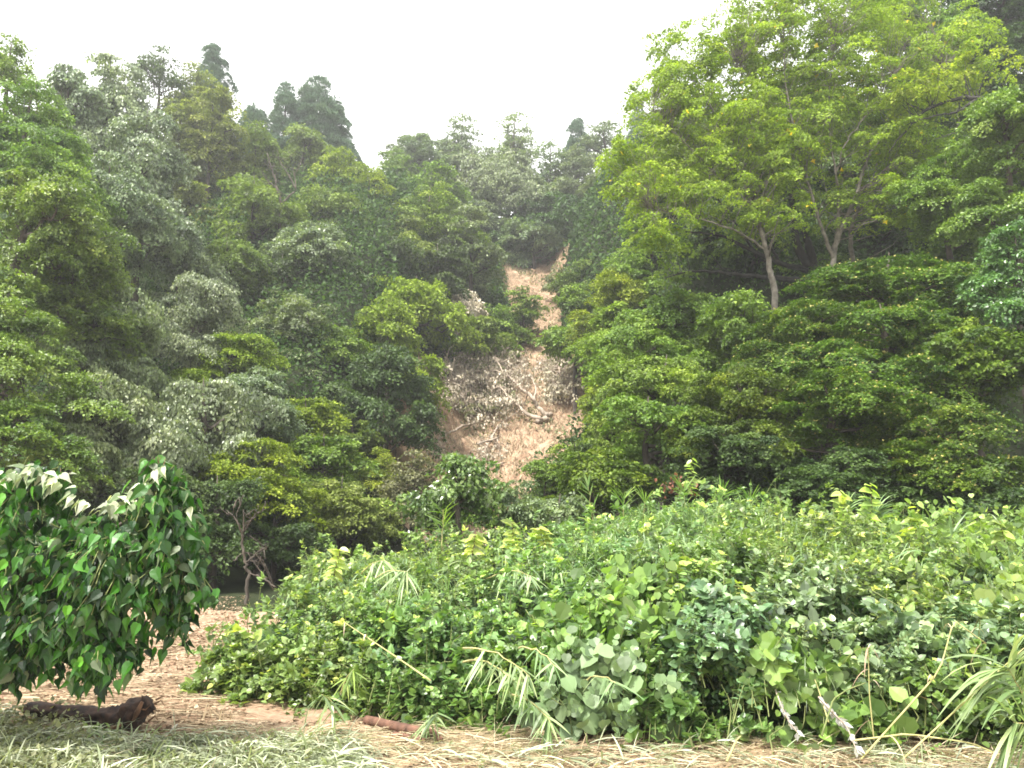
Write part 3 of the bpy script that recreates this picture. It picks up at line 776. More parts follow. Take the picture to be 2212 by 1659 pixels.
limbed_tree('broadleaf_tree', "tree with a black arching limb reaching in from the right edge", 'tree', (2200, 420, 20),
    [[(2225, 430, 20, -.14), (2190, 330, 20, .11), (2160, 240, 20.2, .09), (2110, 213, 20.3, .07), (2060, 215, 20.4, .05), (1990, 245, 20.4, .035), (1920, 330, 20.3, .012)],
     [(2110, 213, 20.3, .045), (2070, 240, 20.2, .035), (2020, 250, 20, .02), (1960, 270, 20, .01)]],
    [(2090, 160, 20.5, 90, 50, 1.2), (1990, 200, 20.5, 100, 50, 1.2), (2200, 290, 19.5, 80, 60, 1.2)], 'bright', 'barkdark', 15, ls=.080, cover=1.5, group=G3)

# bare dead branches standing out on the left slope
def bare_tree(name, label, cat, foot, stems_uv, bark, seed, twig=40, tl=.5, up=.5, leafy=None):
    rng = np.random.default_rng(seed)
    root_p = at(*foot)
    root_p[2] = float(H(root_p[0], root_p[1]))
    root = thing(name, label, cat, tuple(root_p))
    lines, ends = [], []
    for s in stems_uv:
        pts = np.array([at(a[0], a[1], a[2]) for a in s]); rad = np.array([a[3] for a in s])
        if len(a_ := s[0]) > 4:
            g = pts[0].copy(); g[2] = float(H(g[0], g[1])) - .2
            pts = np.vstack([g, pts]); rad = np.concatenate([[rad[0]], rad])
        t = np.linspace(0, len(pts) - 1, len(pts) * 4); i = np.clip(t.astype(int), 0, len(pts) - 2); f = (t - i)[:, None]
        q = pts[i] * (1 - f) + pts[i + 1] * f + rng.normal(0, rad.mean() * .5, (len(t), 3))
        lines.append((q - root_p, rad[i] * (1 - f[:, 0]) + rad[i + 1] * f[:, 0]))
        ends.append((q, rad[i]))
    tw = []
    for k in range(twig):
        q, r = ends[rng.integers(len(ends))]
        j = rng.integers(len(q) // 3, len(q))
        dr = nrm(rng.normal(0, 1, 3) + np.array([0, 0, up]))
        e = q[j] + dr * tl * rng.uniform(.4, 1.2)
        b = bend(q[j], e, rng, 5, .14)
        tw.append((b - root_p, np.linspace(min(r[j] * .5, .03), .006, 5)))
        e2 = b[3] + nrm(rng.normal(0, 1, 3) + np.array([0, 0, up])) * tl * .5
        tw.append((bend(b[2], e2, rng, 4, .1) - root_p, np.linspace(.010, .004, 4)))
    tk = put("trunk", tubes("trunk", lines, 7), M[bark], root)
    if tw: put("twigs", tubes("twigs", tw, 4), M[bark], tk)
    return root
bare_tree('dead_tree', "bare dead tree with crooked reddish brown limbs among the left slope trees", 'tree', (600, 480, 40),
    [[(605, 480, 36, 0.072, 1), (608, 440, 36, 0.060), (600, 410, 36, 0.048), (590, 370, 36, 0.036), (575, 330, 36, 0.018)], [(608, 440, 36, 0.048), (640, 410, 36, 0.036), (625, 380, 36, 0.030), (605, 350, 36, 0.018), (598, 325, 36, 0.009)],
     [(640, 408, 36, 0.030), (636, 380, 36, 0.024), (632, 360, 36, 0.009)], [(600, 410, 36, 0.030), (580, 390, 36, 0.018), (565, 370, 36, 0.007)]], 'bark', 31, 30, .8)
bare_tree('dead_sapling', "bare crooked sapling with a reddish stem, leaning behind the left end of the vine thicket", 'tree', (533, 1290, 13.5),
    [[(533, 1285, 13.5, .032, 1), (536, 1245, 13.5, .03), (531, 1215, 13.5, .028), (523, 1180, 13.5, .022), (526, 1150, 13.5, .018), (528, 1100, 13.4, .008)],
     [(526, 1160, 13.5, .02), (515, 1130, 13.4, .014), (500, 1110, 13.4, .008)], [(526, 1150, 13.5, .02), (545, 1120, 13.5, .012), (560, 1105, 13.5, .007)], [(531, 1215, 13.5, .02), (560, 1190, 13.5, .012), (580, 1180, 13.5, .006)]], 'bark', 32, 15, .35)
bare_tree('broken_branch', "bundle of broken bare sticks slanting down to the right of the crooked sapling", 'branch', (585, 1265, 12.5),
    [[(592, 1275, 12.5, 0.0108), (560, 1230, 12.5, 0.0084), (535, 1195, 12.5, 0.0048)], [(590, 1262, 12.5, 0.0096), (566, 1215, 12.4, 0.0060), (548, 1190, 12.4, 0.0036)], [(595, 1268, 12.4, 0.0120), (570, 1250, 12.5, 0.0132), (540, 1238, 12.6, 0.0072)],
     [(588, 1255, 12.6, 0.0072), (575, 1222, 12.6, 0.0048), (560, 1200, 12.6, 0.0030)]], 'bark', 33, 5, .3)

# ------------------------------------------------------------------ uprooted tree and flattened, mud covered bushes on the slide
def scar_pts(lst, lift0=.25):
    out = []
    for (u, v, r, lf) in lst:
        p = on_ground(u, v, lf, 28); out.append((p, r))
    return out

def fallen(name, label, cat, stems, leaf_spots, mat, seed, bark='barkmud', n_tw=80, tl=.8, ls=.14, cover=.6):
    rng = np.random.default_rng(seed)
    S = [scar_pts(s) for s in stems]
    rp = S[0][0][0].copy() if S else on_ground(leaf_spots[0][0], leaf_spots[0][1])
    root = thing(name, label, cat, tuple(rp))
    lines, allq = [], []
    for s in S:
        pts = np.array([a[0] for a in s]); rad = np.array([a[1] for a in s])
        t = np.linspace(0, len(pts) - 1, len(pts) * 4); i = np.clip(t.astype(int), 0, len(pts) - 2); f = (t - i)[:, None]
        q = pts[i] * (1 - f) + pts[i + 1] * f + rng.normal(0, rad.mean() * .35, (len(t), 3))
        lines.append((q - rp, rad[i] * (1 - f[:, 0]) + rad[i + 1] * f[:, 0])); allq.append(q)
    P, ctr = [], []
    for (u, v, ru, rv, lf, n) in leaf_spots:
        for k in range(n):
            a, r = rng.uniform(0, 6.28), math.sqrt(rng.uniform(0, 1))
            p = on_ground(u + ru * r * math.cos(a), v + rv * r * math.sin(a), lf * rng.uniform(.2, 1.1), 28)
            ctr.append(p)
    ctr = np.array(ctr)
    tw = []
    if allq:
        aq = np.concatenate(allq)
        for c in ctr[::2]:
            j = np.argmin(np.linalg.norm(aq - c, axis=1) + rng.uniform(0, 1.5, len(aq)))
            tw.append((bend(aq[j], c, rng, 5, .12) - rp, np.linspace(.030, .008, 5)))
    for k in range(n_tw):
        c = ctr[rng.integers(len(ctr))]
        tw.append((bend(c, c + nrm(rng.normal(0, 1, 3) + [-.2, 0, .4]) * tl * rng.uniform(.4, 1.2), rng, 4, .12) - rp, np.linspace(.016, .006, 4)))
    tk = put("trunk", tubes("trunk", lines, 7), M[bark], root)
    put("branches", tubes("branches", tw, 4), M[bark], tk)
    U = nrm(rng.normal(0, .5, ctr.shape) + [0, -.3, 1])
    arr = clumps_to_leaves(rng, ctr, U, .40, max(6, int(26 * cover)), ls, 'hang')
    put("crown", leaves("crown", arr[0] - rp, arr[1], arr[2], arr[3], T_DIAMOND, arr[4], arr[5]), M[mat], root)
    return root

fallen('uprooted_tree', "uprooted tree lying on the slide, two pale trunks forking at its foot", 'tree',
    [[(1192, 896, .12, .25), (1178, 896, .12, .35), (1160, 878, .10, .7), (1154, 861, .09, 1.1), (1130, 841, .07, 1.4), (1100, 815, .055, 1.6), (1084, 798, .04, 1.8), (1068, 768, .02, 2)],
     [(1180, 905, .12, .2), (1167, 906, .11, .3), (1137, 893, .09, .5), (1120, 878, .07, .7), (1097, 855, .055, 1), (1080, 835, .04, 1.2), (1050, 812, .02, 1.4)],
     [(1160, 915, .10, .12), (1180, 902, .15, .2)],
     [(1154, 861, .06, 1.1), (1158, 840, .04, 1.3), (1150, 815, .02, 1.5)],
     [(1100, 815, .05, 1.6), (1070, 800, .04, 1.6), (1030, 775, .03, 1.6), (1000, 760, .015, 1.6)],
     [(1080, 835, .05, 1.2), (1040, 850, .04, .9), (1000, 870, .02, .8)]],
    [(1045, 815, 100, 65, 1.9, 150), (1000, 790, 50, 35, 1.6, 40), (985, 850, 40, 28, 1.2, 24), (1100, 790, 40, 40, 1.5, 26), (1060, 885, 80, 30, .9, 26)], 'muddy', 41, cover=.8, n_tw=320, tl=1.0)
fallen('flattened_shrub', "dusty green bush crown still standing behind the uprooted tree", 'shrub',
    [[(1050, 800, .08, .2), (1052, 775, .05, 1.2), (1050, 755, .03, 2)]], [(1055, 765, 50, 26, 2.2, 46), (1035, 850, 70, 40, 1.3, 60)], 'mudgreen', 42, cover=1.1)
fallen('flattened_shrub', "mud covered grey bush at the right edge of the slide", 'shrub',
    [[(1225, 850, .06, .2), (1215, 820, .04, 1.2), (1205, 790, .02, 1.6)]], [(1218, 810, 42, 50, 1.6, 110), (1190, 845, 22, 20, .8, 22)], 'muddy', 43, cover=1.0, n_tw=140)
fallen('flattened_shrub', "small grey dead shrub in the narrow part of the scar", 'shrub',
    [[(1190, 760, .05, .1), (1196, 740, .03, .8)]], [(1200, 732, 18, 26, .9, 22), (1170, 790, 20, 14, .5, 12)], 'muddy', 44, n_tw=20, cover=.9)
fallen('fallen_branch', "long bare branch lying over the left foot of the slide", 'branch',
    [[(1034, 911, .07, .3), (1000, 920, .06, .4), (970, 935, .05, .4), (937, 955, .03, .4)], [(970, 935, .03, .4), (950, 930, .02, .7)]], [(945, 968, 22, 18, .5, 12)], 'muddy', 45, n_tw=14, cover=.7)
fallen('fallen_branch', "tangle of broken grey branches low on the slide", 'branch',
    [[(1075, 920, .05, .3), (1060, 950, .05, .4), (1040, 985, .03, .2)], [(1030, 960, .05, .4), (1075, 945, .04, .5)], [(1085, 1000, .05, .2), (1040, 1010, .04, .3)]], [(1060, 965, 35, 30, .5, 20)], 'muddy', 46, n_tw=30, cover=.7)

def debris():
    rng = np.random.default_rng(50)
    def scatter(n, y0, y1, xlim, cond):
        x = rng.uniform(*xlim, n); y = rng.uniform(y0, y1, n)
        s, f = scar_mask(x, y); m = s if cond == 's' else f
        x, y = x[m], y[m]
        return np.stack([x, y, H(x, y)], -1)
    # straws and sticks swept downhill over the slide
    P = scatter(42000, 27, 62, (-6, 6), 's'); n = len(P)
    D = np.stack([rng.normal(0, .5, n), -np.ones(n), -.75 + rng.normal(0, .25, n)], -1)
    me = blades("loose_straw", P + [0, 0, .08], D, rng.uniform(.2, .7, n), rng.uniform(.010, .030, n), 0.05, rng, rng.uniform(0, 1, n), rng.uniform(0, 1, n), seg=3)
    tag(put("loose_straw", me, M['litter']), kind="stuff", label="pale straw and twigs swept down over the bare soil of the slide", cat="debris")
    P = scatter(16000, 27, 60, (-6, 6), 's'); 
    P = P[wob(P[:, 0], P[:, 1], .8, 2.) > .0]; n = len(P)
    me = leaves("small_weeds", P + [0, 0, .1], rng.normal(0, 1, (n, 3)) + [0, -.3, .3], rng.normal(0, 1, (n, 3)) + [0, -.5, 1], rng.uniform(.08, .2, n), T_DIAMOND, rng.uniform(0, 1, n), rng.uniform(0, 1, n))
    tag(put("small_weeds", me, M['mudgreen']), kind="stuff", label="dusty weeds and leaves scattered over the slide", cat="weeds")
    # low growth on the wooded slopes
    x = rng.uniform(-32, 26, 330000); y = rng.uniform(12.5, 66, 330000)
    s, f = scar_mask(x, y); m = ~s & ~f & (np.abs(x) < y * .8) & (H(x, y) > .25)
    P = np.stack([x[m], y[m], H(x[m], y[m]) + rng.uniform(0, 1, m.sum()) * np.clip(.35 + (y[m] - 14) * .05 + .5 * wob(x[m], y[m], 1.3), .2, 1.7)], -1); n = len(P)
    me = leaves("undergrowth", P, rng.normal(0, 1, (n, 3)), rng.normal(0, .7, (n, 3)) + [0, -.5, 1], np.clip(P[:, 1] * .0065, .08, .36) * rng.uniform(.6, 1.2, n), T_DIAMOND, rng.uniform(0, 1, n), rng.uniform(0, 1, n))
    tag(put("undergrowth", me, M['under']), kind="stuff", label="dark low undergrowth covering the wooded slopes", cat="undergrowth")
debris()

# ------------------------------------------------------------------ heart leaved shrub, near left
def mulberry():
    rng = np.random.default_rng(60)
    base = np.array([-4.35, 6.1, 0.0]); base[2] = float(H(base[0], base[1]))
    root = thing('mulberry_shrub', "large shrub with drooping heart shaped leaves at the near left, whitish painted sheen on top", 'shrub', tuple(base))
    # outline of the crown at about 5.6 m: (u, v, ru, rv)
    lob = [(50, 1125, 125, 112, 5.6), (345, 1108, 58, 105, 5.5), (250, 1215, 100, 82, 5.5), (50, 1290, 220, 170, 5.5), (250, 1250, 150, 140, 5.4), (170, 1340, 180, 90, 5.5), (375, 1200, 60, 130, 5.5), (395, 1260, 35, 70, 5.5),
           (-150, 1250, 200, 260, 5.7), (20, 1400, 130, 80, 5.6), (230, 1410, 80, 50, 5.4)]
    C, U = [], []
    for (u, v, ru, rv, d) in lob:
        c = at(u, v, d); px = d / FPX
        n = int(ru * rv / 150) + 4
        dr = nrm(rng.normal(0, 1, (n, 3)))
        dr[:, 1] = -np.abs(dr[:, 1]) * np.where(rng.uniform(0, 1, n) < .8, 1, -1)
        rad = rng.uniform(.45, 1, n) ** .6
        C.append(c + np.array([ru * px, .42, rv * px]) * dr * rad[:, None]); U.append(dr)
    for (u, v, n) in ((455, 1295, 3), (400, 1370, 4), (425, 1290, 4), (215, 1465, 5), (170, 1450, 5), (300, 1420, 5), (20, 1470, 6), (345, 1010, 5), (325, 1030, 5), (70, 1015, 5), (130, 1025, 5), (385, 1120, 5), (420, 1200, 4), (245, 1440, 4), (60, 1440, 6), (400, 1340, 4), (190, 1490, 3)):
        for k in range(n):
            C.append((at(u, v, 5.45) + rng.normal(0, .04, 3))[None]); U.append(nrm(np.array([[.2, -.6, .2]])))
    for k in range(60):                                  # loose sprigs that break the outline
        (u, v, ru, rv, d) = lob[rng.integers(0, 7)]
        a = rng.uniform(0, 6.28)
        C.append(at(min(u + ru * 1.13 * math.cos(a), 455), v + rv * 1.10 * math.sin(a), d - .1)[None]); U.append(nrm(np.array([[math.cos(a), -.4, -math.sin(a)]])))
    C = np.concatenate(C); U = np.concatenate(U)
    # stems
    hub = [base + np.array([0, 0, -.1]), base + [.15, 0, .45], base + [.45, -.2, .9], base + [.9, -.3, 1.25]]
    tr = bend(hub[0], hub[3], rng, 8, .05)
    lines = [(tr - base, np.linspace(.055, .03, 8))]
    limbs = []
    for (u, v, ru, rv, d) in lob:
        b = bend(tr[rng.integers(3, 8)], at(u, v - rv * .5, d + .1), rng, 7, .07, .08)
        lines.append((b - base, np.linspace(.022, .008, 7))); limbs.append(b)
    LP = np.concatenate(limbs)
    tw, P, D, N, S, T, R = [], [], [], [], [], [], []
    tops = 0
    for c, u in zip(C, U):
        a = LP[np.argmin(np.linalg.norm(LP - c - [0, 0, .12], axis=1))]
        b = bend(a, c, rng, 5, .08, .12)
        tw.append((b - base, np.linspace(.006, .003, 5)))
        # 3-6 leaves hang from the twig's end on both sides
        for k in range(rng.integers(3, 6)):
            q = b[4] + (b[3] - b[4]) * (k * .35) * rng.uniform(.5, 1) + rng.normal(0, .03, 3)
            sd_ = 1 if k % 2 else -1
            out = nrm(np.array([u[0], u[1] * .6 - .25, 0]) + rng.normal(0, .5, 3) * [1, .6, 0])
            dd = nrm(out * .5 + np.array([sd_ * .4, 0, -1.0]) + rng.normal(0, .32, 3))
            P.append(q); D.append(dd); N.append(nrm(out * .9 + [0, -.2, .4] + rng.normal(0, .75, 3)))
            S.append(rng.choice([.055, .07, .08, .095]) * rng.uniform(.85, 1.1))
            T.append(np.clip(rng.normal(.30, .24), 0, 1)); R.append(rng.uniform())
    P, D, N, S, T, R = map(np.array, (P, D, N, S, T, R))
    put("trunk", tubes("trunk", lines, 7), M['bark'], root)
    put("twigs", tubes("twigs", tw, 4), M['stem'], root)
    put("crown", leaves("crown", P - base, D, N, S, T_HEART, T, R), M['mulberry'], root)
    # leaves along the top edge, sky sheen painted in as pale colour
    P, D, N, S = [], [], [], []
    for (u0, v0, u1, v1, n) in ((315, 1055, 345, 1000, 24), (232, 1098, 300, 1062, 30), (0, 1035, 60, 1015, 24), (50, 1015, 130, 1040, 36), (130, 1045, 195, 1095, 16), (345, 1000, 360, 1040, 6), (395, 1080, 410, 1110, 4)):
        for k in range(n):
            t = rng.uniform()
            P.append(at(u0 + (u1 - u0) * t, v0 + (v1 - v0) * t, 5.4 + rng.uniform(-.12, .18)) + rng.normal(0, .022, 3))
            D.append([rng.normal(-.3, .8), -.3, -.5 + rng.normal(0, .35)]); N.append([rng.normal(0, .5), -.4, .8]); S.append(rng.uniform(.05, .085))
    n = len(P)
    put("sheen_leaves", leaves("sheen_leaves", np.array(P) - base, np.array(D), np.array(N), S, T_HEART, rng.uniform(0, 1, n), rng.uniform(0, 1, n)), M['mulsheen'], root)["kind"] = "stuff"
    # small brown flower stalks on the top tips
    st = []
    for (u, v) in ((333, 1000), (345, 995), (352, 1000), (340, 998), (130, 1020), (140, 1030)):
        p = at(u, v, 5.4); st.append((bend(p - [0, 0, .03], p + [rng.normal(0, .03), 0, .03], rng, 4, .2) - base, [.004, .003, .002, .002]))
    put("flower_stalks", tubes("flower_stalks", st, 4), M['stemred'], root)
mulberry()

# ------------------------------------------------------------------ the vine thicket in front of the woods
PROF_S = np.array([0, .10, .22, .36, .50, .66, .84, 1.0])
PROF_Y = np.array([.10, -.04, .08, .35, 1.1, 2.8, 5.4, 7.2])
PROF_Z = np.array([.03, .30, .58, .80, 1.0, 1.16, 1.45, 1.25])
def env_top(u):
    return np.interp(u, [430, 560, 640, 800, 1000, 1200, 1400, 1600, 1700, 1850, 2000, 2212, 2500], [.50, .60, .64, .76, .92, 1.18, 1.54, 1.62, 1.46, 1.44, 1.30, 1.32, 1.35]) / 1.45
def front_y(u):
    return np.interp(u, [430, 600, 760, 900, 1200, 1500, 1700, 1900, 2212, 2500], [7.4, 7.0, 6.65, 6.35, 6.1, 5.85, 5.75, 5.7, 5.65, 5.6])
def env(u, s):
    y = front_y(u) + np.interp(s, PROF_S, PROF_Y)
    x = (u - 1106) / FPX * y * 1.0
    b = 1 + (.22 * wob(x, y, 1.7, .7) + .12 * wob(x, y, 4.1, 1.9)) * (1 - .25 * (s > .6))
    z = np.interp(s, PROF_S, PROF_Z) * (env_top(u) * (.45 + .55 * s) + (1 - (.45 + .55 * s)) * np.clip(env_top(u) + .1, .55, 1)) * b
    y = y + .22 * wob(x, s * 9, 2.2, .3) * (s < .5)
    return np.stack([x, y, z], -1)

SEEDS = [  # u, s, kind, name, category, label
 (520, .10, 'shrub', 'leafy_shrub', 'shrub', "leafy low end of the thicket nearest the log, pale dusty leaves below"),
 (560, .48, 'shrub', 'leafy_shrub', 'shrub', "yellow tipped shrub at the left end of the thicket, right of the broken sticks"),
 (720, .80, 'shrub', 'leafy_shrub', 'shrub', "shrub with long pale sprays along the upper left rim of the thicket"),
 (690, .28, 'shrub', 'leafy_shrub', 'shrub', "dark leaved shrub above the bent reed at the left of the thicket"),
 (960, .78, 'shrub', 'leafy_shrub', 'shrub', "bushy shrub with lime green tips in front of the dark round bush"),
 (960, .34, 'shrub', 'leafy_shrub', 'shrub', "shrub around the black gap left of the middle of the thicket"),
 (830, .12, 'clover', 'vine_mat', 'vine', "low mat of small round vine leaves above the brown poles"),
 (1180, .60, 'shrub', 'leafy_shrub', 'shrub', "shrub with fine green leaves under the drooping reed in the middle"),
 (1120, .20, 'clover', 'vine_mat', 'vine', "small leaved vine mat behind the fan shaped reeds"),
 (1330, .36, 'kudzu', 'kudzu_vine', 'vine', "large leaved bright kudzu vine in the middle of the thicket"),
 (1290, .12, 'kudzupale', 'kudzu_vine', 'vine', "pale dusty kudzu vine with holed leaves hanging to the ground in the middle"),
 (1250, .90, 'shrub', 'leafy_shrub', 'shrub', "lime tipped shrub under the tall silvery reeds"),
 (1500, .86, 'shrub', 'leafy_shrub', 'shrub', "shrub on the thicket's crest beneath the red dead leaves"),
 (1500, .55, 'shrub', 'leafy_shrub', 'shrub', "shrub between kudzu and crest, mixed with grass"),
 (1500, .28, 'blue', 'leafy_shrub', 'shrub', "blue green shrub with rows of ovate leaves right of the kudzu"),
 (1480, .10, 'shrub', 'leafy_shrub', 'shrub', "dark shrub base right of the pale kudzu"),
 (1700, .70, 'shrub', 'leafy_shrub', 'shrub', "shrub below the tall grass tuft at the right crest"),
 (1700, .42, 'blue', 'leafy_shrub', 'shrub', "grey green shrub with a bright shoot in its middle, centre right"),
 (1730, .16, 'kudzu', 'kudzu_vine', 'vine', "small patch of broad kudzu leaves low at the right centre"),
 (1850, .30, 'blue', 'leafy_shrub', 'shrub', "shrub with shiny bluish leaves in stacked rows at the right"),
 (1850, .88, 'shrub', 'leafy_shrub', 'shrub', "shrub along the crest before the black hollow at the right"),
 (1960, .56, 'shrub', 'leafy_shrub', 'shrub', "shrub with yellow green shoots in the upper right of the thicket"),
 (2020, .14, 'clover', 'vine_mat', 'vine', "sparse vine mat behind the straw stalks at the lower right"),
 (2100, .74, 'kudzu', 'kudzu_vine', 'vine', "kudzu leaves at the upper right end of the thicket"),
 (2080, .36, 'blue', 'leafy_shrub', 'shrub', "dusky shrub with long hanging leaves near the right edge"),
 (2230, .50, 'kudzu', 'kudzu_vine', 'vine', "kudzu leaves at the right edge above the grey reed blades"),
 (2250, .15, 'shrub', 'leafy_shrub', 'shrub', "shrub at the lower right edge behind the grey reed blades"),
]
def thicket():
    rng = np.random.default_rng(70)
    su = np.array([s[0] for s in SEEDS]); ss = np.array([s[1] for s in SEEDS])
    n = 10500
    u = rng.uniform(440, 2420, n * 2)
    s = rng.uniform(0, 1, n * 2) ** .85
    keep = rng.uniform(0, 1, n * 2) < np.interp(s, [0, .5, 1], [.62, .60, 1.0]); u, s = u[keep], s[keep]
    k = u > np.interp(s, [0, .1, .22, .36, .5, .66, .84, 1], [455, 450, 455, 480, 535, 610, 660, 700]) + 18 * np.sin(s * 40); u, s = u[k], s[k]
    # dark openings in the front
    for (gu, gs, ru, rs) in ((985, .29, 55, .06), (1740, .27, 45, .07), (1700, .10, 60, .05), (1560, .10, 90, .05), (2130, .28, 60, .05), (700, .10, 70, .04), (1960, .12, 80, .04), (1120, .30, 40, .04), (1380, .20, 60, .03), (620, .07, 60, .05), (1850, .20, 60, .03)):
        k = ((u - gu) / ru) ** 2 + ((s - gs) / rs) ** 2 > rng.uniform(.5, 1.2, len(u)); u, s = u[k], s[k]
    cell = np.argmin(((u[:, None] - su) / 190) ** 2 + ((s[:, None] - ss) / .17) ** 2 + rng.uniform(0, .95, (len(u), len(su))), axis=1)
    P0 = env(u, s)
    e = 1e-2
    du = env(u + 8, s) - P0; ds = env(u, np.minimum(s + e, 1)) - env(u, np.maximum(s - e, 0))
    N0 = nrm(np.cross(du, ds)); N0 = np.where(N0[:, 1:2] * -1 + N0[:, 2:3] < 0, -N0, N0)
    bl = .6 * wob(P0[:, 0], P0[:, 1] + P0[:, 2] * 1.6, 5.2, .9) + .9 * wob(P0[:, 0] * 1.1, P0[:, 1] * .8 + P0[:, 2] * 2.2, 2.7, 2.4)                       # tufts and hollows between the plants
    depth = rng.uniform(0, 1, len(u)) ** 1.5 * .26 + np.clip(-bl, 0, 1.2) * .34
    out_ = np.clip(bl, 0, 1.2) * .16 + (rng.uniform(0, 1, len(u)) < np.where(s > .6, .16, .08)) * rng.uniform(.05, .26, len(u))
    P0 = P0 - N0 * (depth - out_)[:, None] + np.array([0, 0, 1.0]) * (out_ * .5)[:, None]
    for c, (cu, cs, kind, nm, cat, label) in enumerate(SEEDS):
        ix = np.where(cell == c)[0]
        if len(ix) < 4: continue
        p = P0[ix]; nn = N0[ix]; dp = depth[ix]
        base = np.array([p[:, 0].mean(), p[:, 1].mean(), 0.0]); base[2] = float(H(base[0], base[1]))
        root = thing(nm, label, cat, tuple(base), "plants of the vine thicket")
        m = len(ix)
        kz = kind.startswith('kudzu')
        if kz: nl, sz, tm, L = 3, .098, T_KUDZU, .10
        elif kind == 'clover': nl, sz, tm, L = 8, .050, T_KUDZU, .20
        elif kind == 'blue': nl, sz, tm, L = 11, .070, T_OVATE, .32
        else: nl, sz, tm, L = 11, .066, T_OVATE, .30
        sp = .20 * rng.normal(0, 1, (m, 1)) * (1 if kz else .4) + 1
        ax = nrm(nn * .8 + np.array([0, 0, .75 if not kz else .2]) + rng.normal(0, .42, (m, 3)) * [1.3, 1, .6])
        Ls = L * rng.uniform(.6, 1.35, m)
        sidev = nrm(np.cross(ax, nn + rng.normal(0, .3, (m, 3))))
        young = rng.uniform(0, 1, m) < (.34 if kind != 'blue' else .14)
        young = young & (dp < .12) & (s[ix] > .2)
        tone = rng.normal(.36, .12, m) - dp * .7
        big = rng.choice([.55, .75, 1.0, 1.3], m)
        P, D, N, S, T, R, tw = [], [], [], [], [], [], []
        t = (np.arange(nl) + .5) / nl
        for k in range(nl):
            tt = t[k]
            q = p + ax * (Ls * (tt - .55))[:, None] + np.array([0, 0, -1.0]) * (Ls * .55 * tt * tt)[:, None]
            if kz:
                ang = rng.uniform(0, 6.28, m) if k == 0 else None
                q = p + rng.normal(0, .05, (m, 3)) + nn * rng.uniform(-.05, .06, (m, 1))
                dd = np.array([0, 0, -.85]) + sidev * (k - 1) * .9 + nn * .35 + rng.normal(0, .22, (m, 3))
                nv = nn * 1.0 + np.array([0, -.25, .45]) + rng.normal(0, .33, (m, 3))
            else:
                sg = 1 if k % 2 else -1
                dd = sidev * sg * (1 - .5 * tt) + ax * (.35 + .6 * tt) + np.array([0, 0, -.35]) + rng.normal(0, .25, (m, 3))
                nv = nn * .55 + np.array([0, -.1, .75]) + rng.normal(0, .48, (m, 3)) + ax * .1
            P.append(q); D.append(dd); N.append(nv)
            S.append(sz * big * rng.uniform(.65, 1.25, m) * (1 - .3 * (tt > .8)))
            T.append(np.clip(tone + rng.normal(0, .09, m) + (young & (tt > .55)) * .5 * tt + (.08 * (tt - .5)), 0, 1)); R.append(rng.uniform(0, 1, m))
        P, D, N = (np.concatenate(a) for a in (P, D, N)); S, T, R = (np.concatenate(a) for a in (S, T, R))
        mat = {'kudzu': 'kudzu', 'kudzupale': 'kudzupale', 'blue': 'vineblue', 'clover': 'vine', 'shrub': 'vine'}[kind]
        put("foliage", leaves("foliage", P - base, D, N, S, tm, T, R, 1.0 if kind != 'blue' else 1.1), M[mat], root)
        # stems: shoots plus longer woody stems from the ground
        for k in range(0, m, 2):
            a = p[k] - ax[k] * Ls[k] * .75 - nn[k] * .05
            tw.append((np.array([a, p[k] - ax[k] * Ls[k] * .2, p[k] + ax[k] * Ls[k] * .3 - [0, 0, Ls[k] * .2]]) - base, [.004, .003, .0015]))
        for k in range(0, m, 7):
            g = p[k] - nn[k] * .45; g = g * [1, 1, 0] + [0, 0.25, float(H(g[0], g[1])) - .03]
            tw.append((bend(g, p[k] - nn[k] * .05, rng, 5, .1, .04) - base, np.linspace(.009, .003, 5)))
        put("stems", tubes("stems", tw, 4, cap=False), M['stem'], root)
    # leaves deep inside (shaded filling)
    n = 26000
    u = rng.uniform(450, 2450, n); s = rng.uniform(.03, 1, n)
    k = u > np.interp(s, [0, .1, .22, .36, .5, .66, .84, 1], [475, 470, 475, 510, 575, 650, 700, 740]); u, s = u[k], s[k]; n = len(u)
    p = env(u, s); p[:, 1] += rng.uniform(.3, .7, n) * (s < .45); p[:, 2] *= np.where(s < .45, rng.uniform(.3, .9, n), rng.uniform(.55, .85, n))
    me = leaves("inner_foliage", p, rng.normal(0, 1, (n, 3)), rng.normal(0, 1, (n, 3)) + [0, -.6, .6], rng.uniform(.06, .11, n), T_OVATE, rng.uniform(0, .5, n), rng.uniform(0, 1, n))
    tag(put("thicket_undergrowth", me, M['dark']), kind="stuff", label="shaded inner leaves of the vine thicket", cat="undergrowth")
    # fine grass mixed into the back half
    n = 3800
    u = np.concatenate([rng.normal(1480, 190, n // 2), rng.uniform(1200, 2250, n // 4), rng.normal(840, 80, n // 4)]); n = len(u); s = rng.uniform(.60, .97, n)
    p = env(u, s) - [0, 0, .12]
    D = np.stack([rng.normal(0, .5, n), rng.normal(-.1, .3, n), np.ones(n)], -1)
    me = blades("tall_grass", p, D, rng.uniform(.26, .62, n), rng.uniform(.008, .022, n), .6, rng, rng.uniform(0, 1, n), rng.uniform(0, 1, n))
    tag(put("tall_grass", me, M['reed']), kind="stuff", label="thin arching grass growing through the back of the thicket", cat="grass")
thicket()

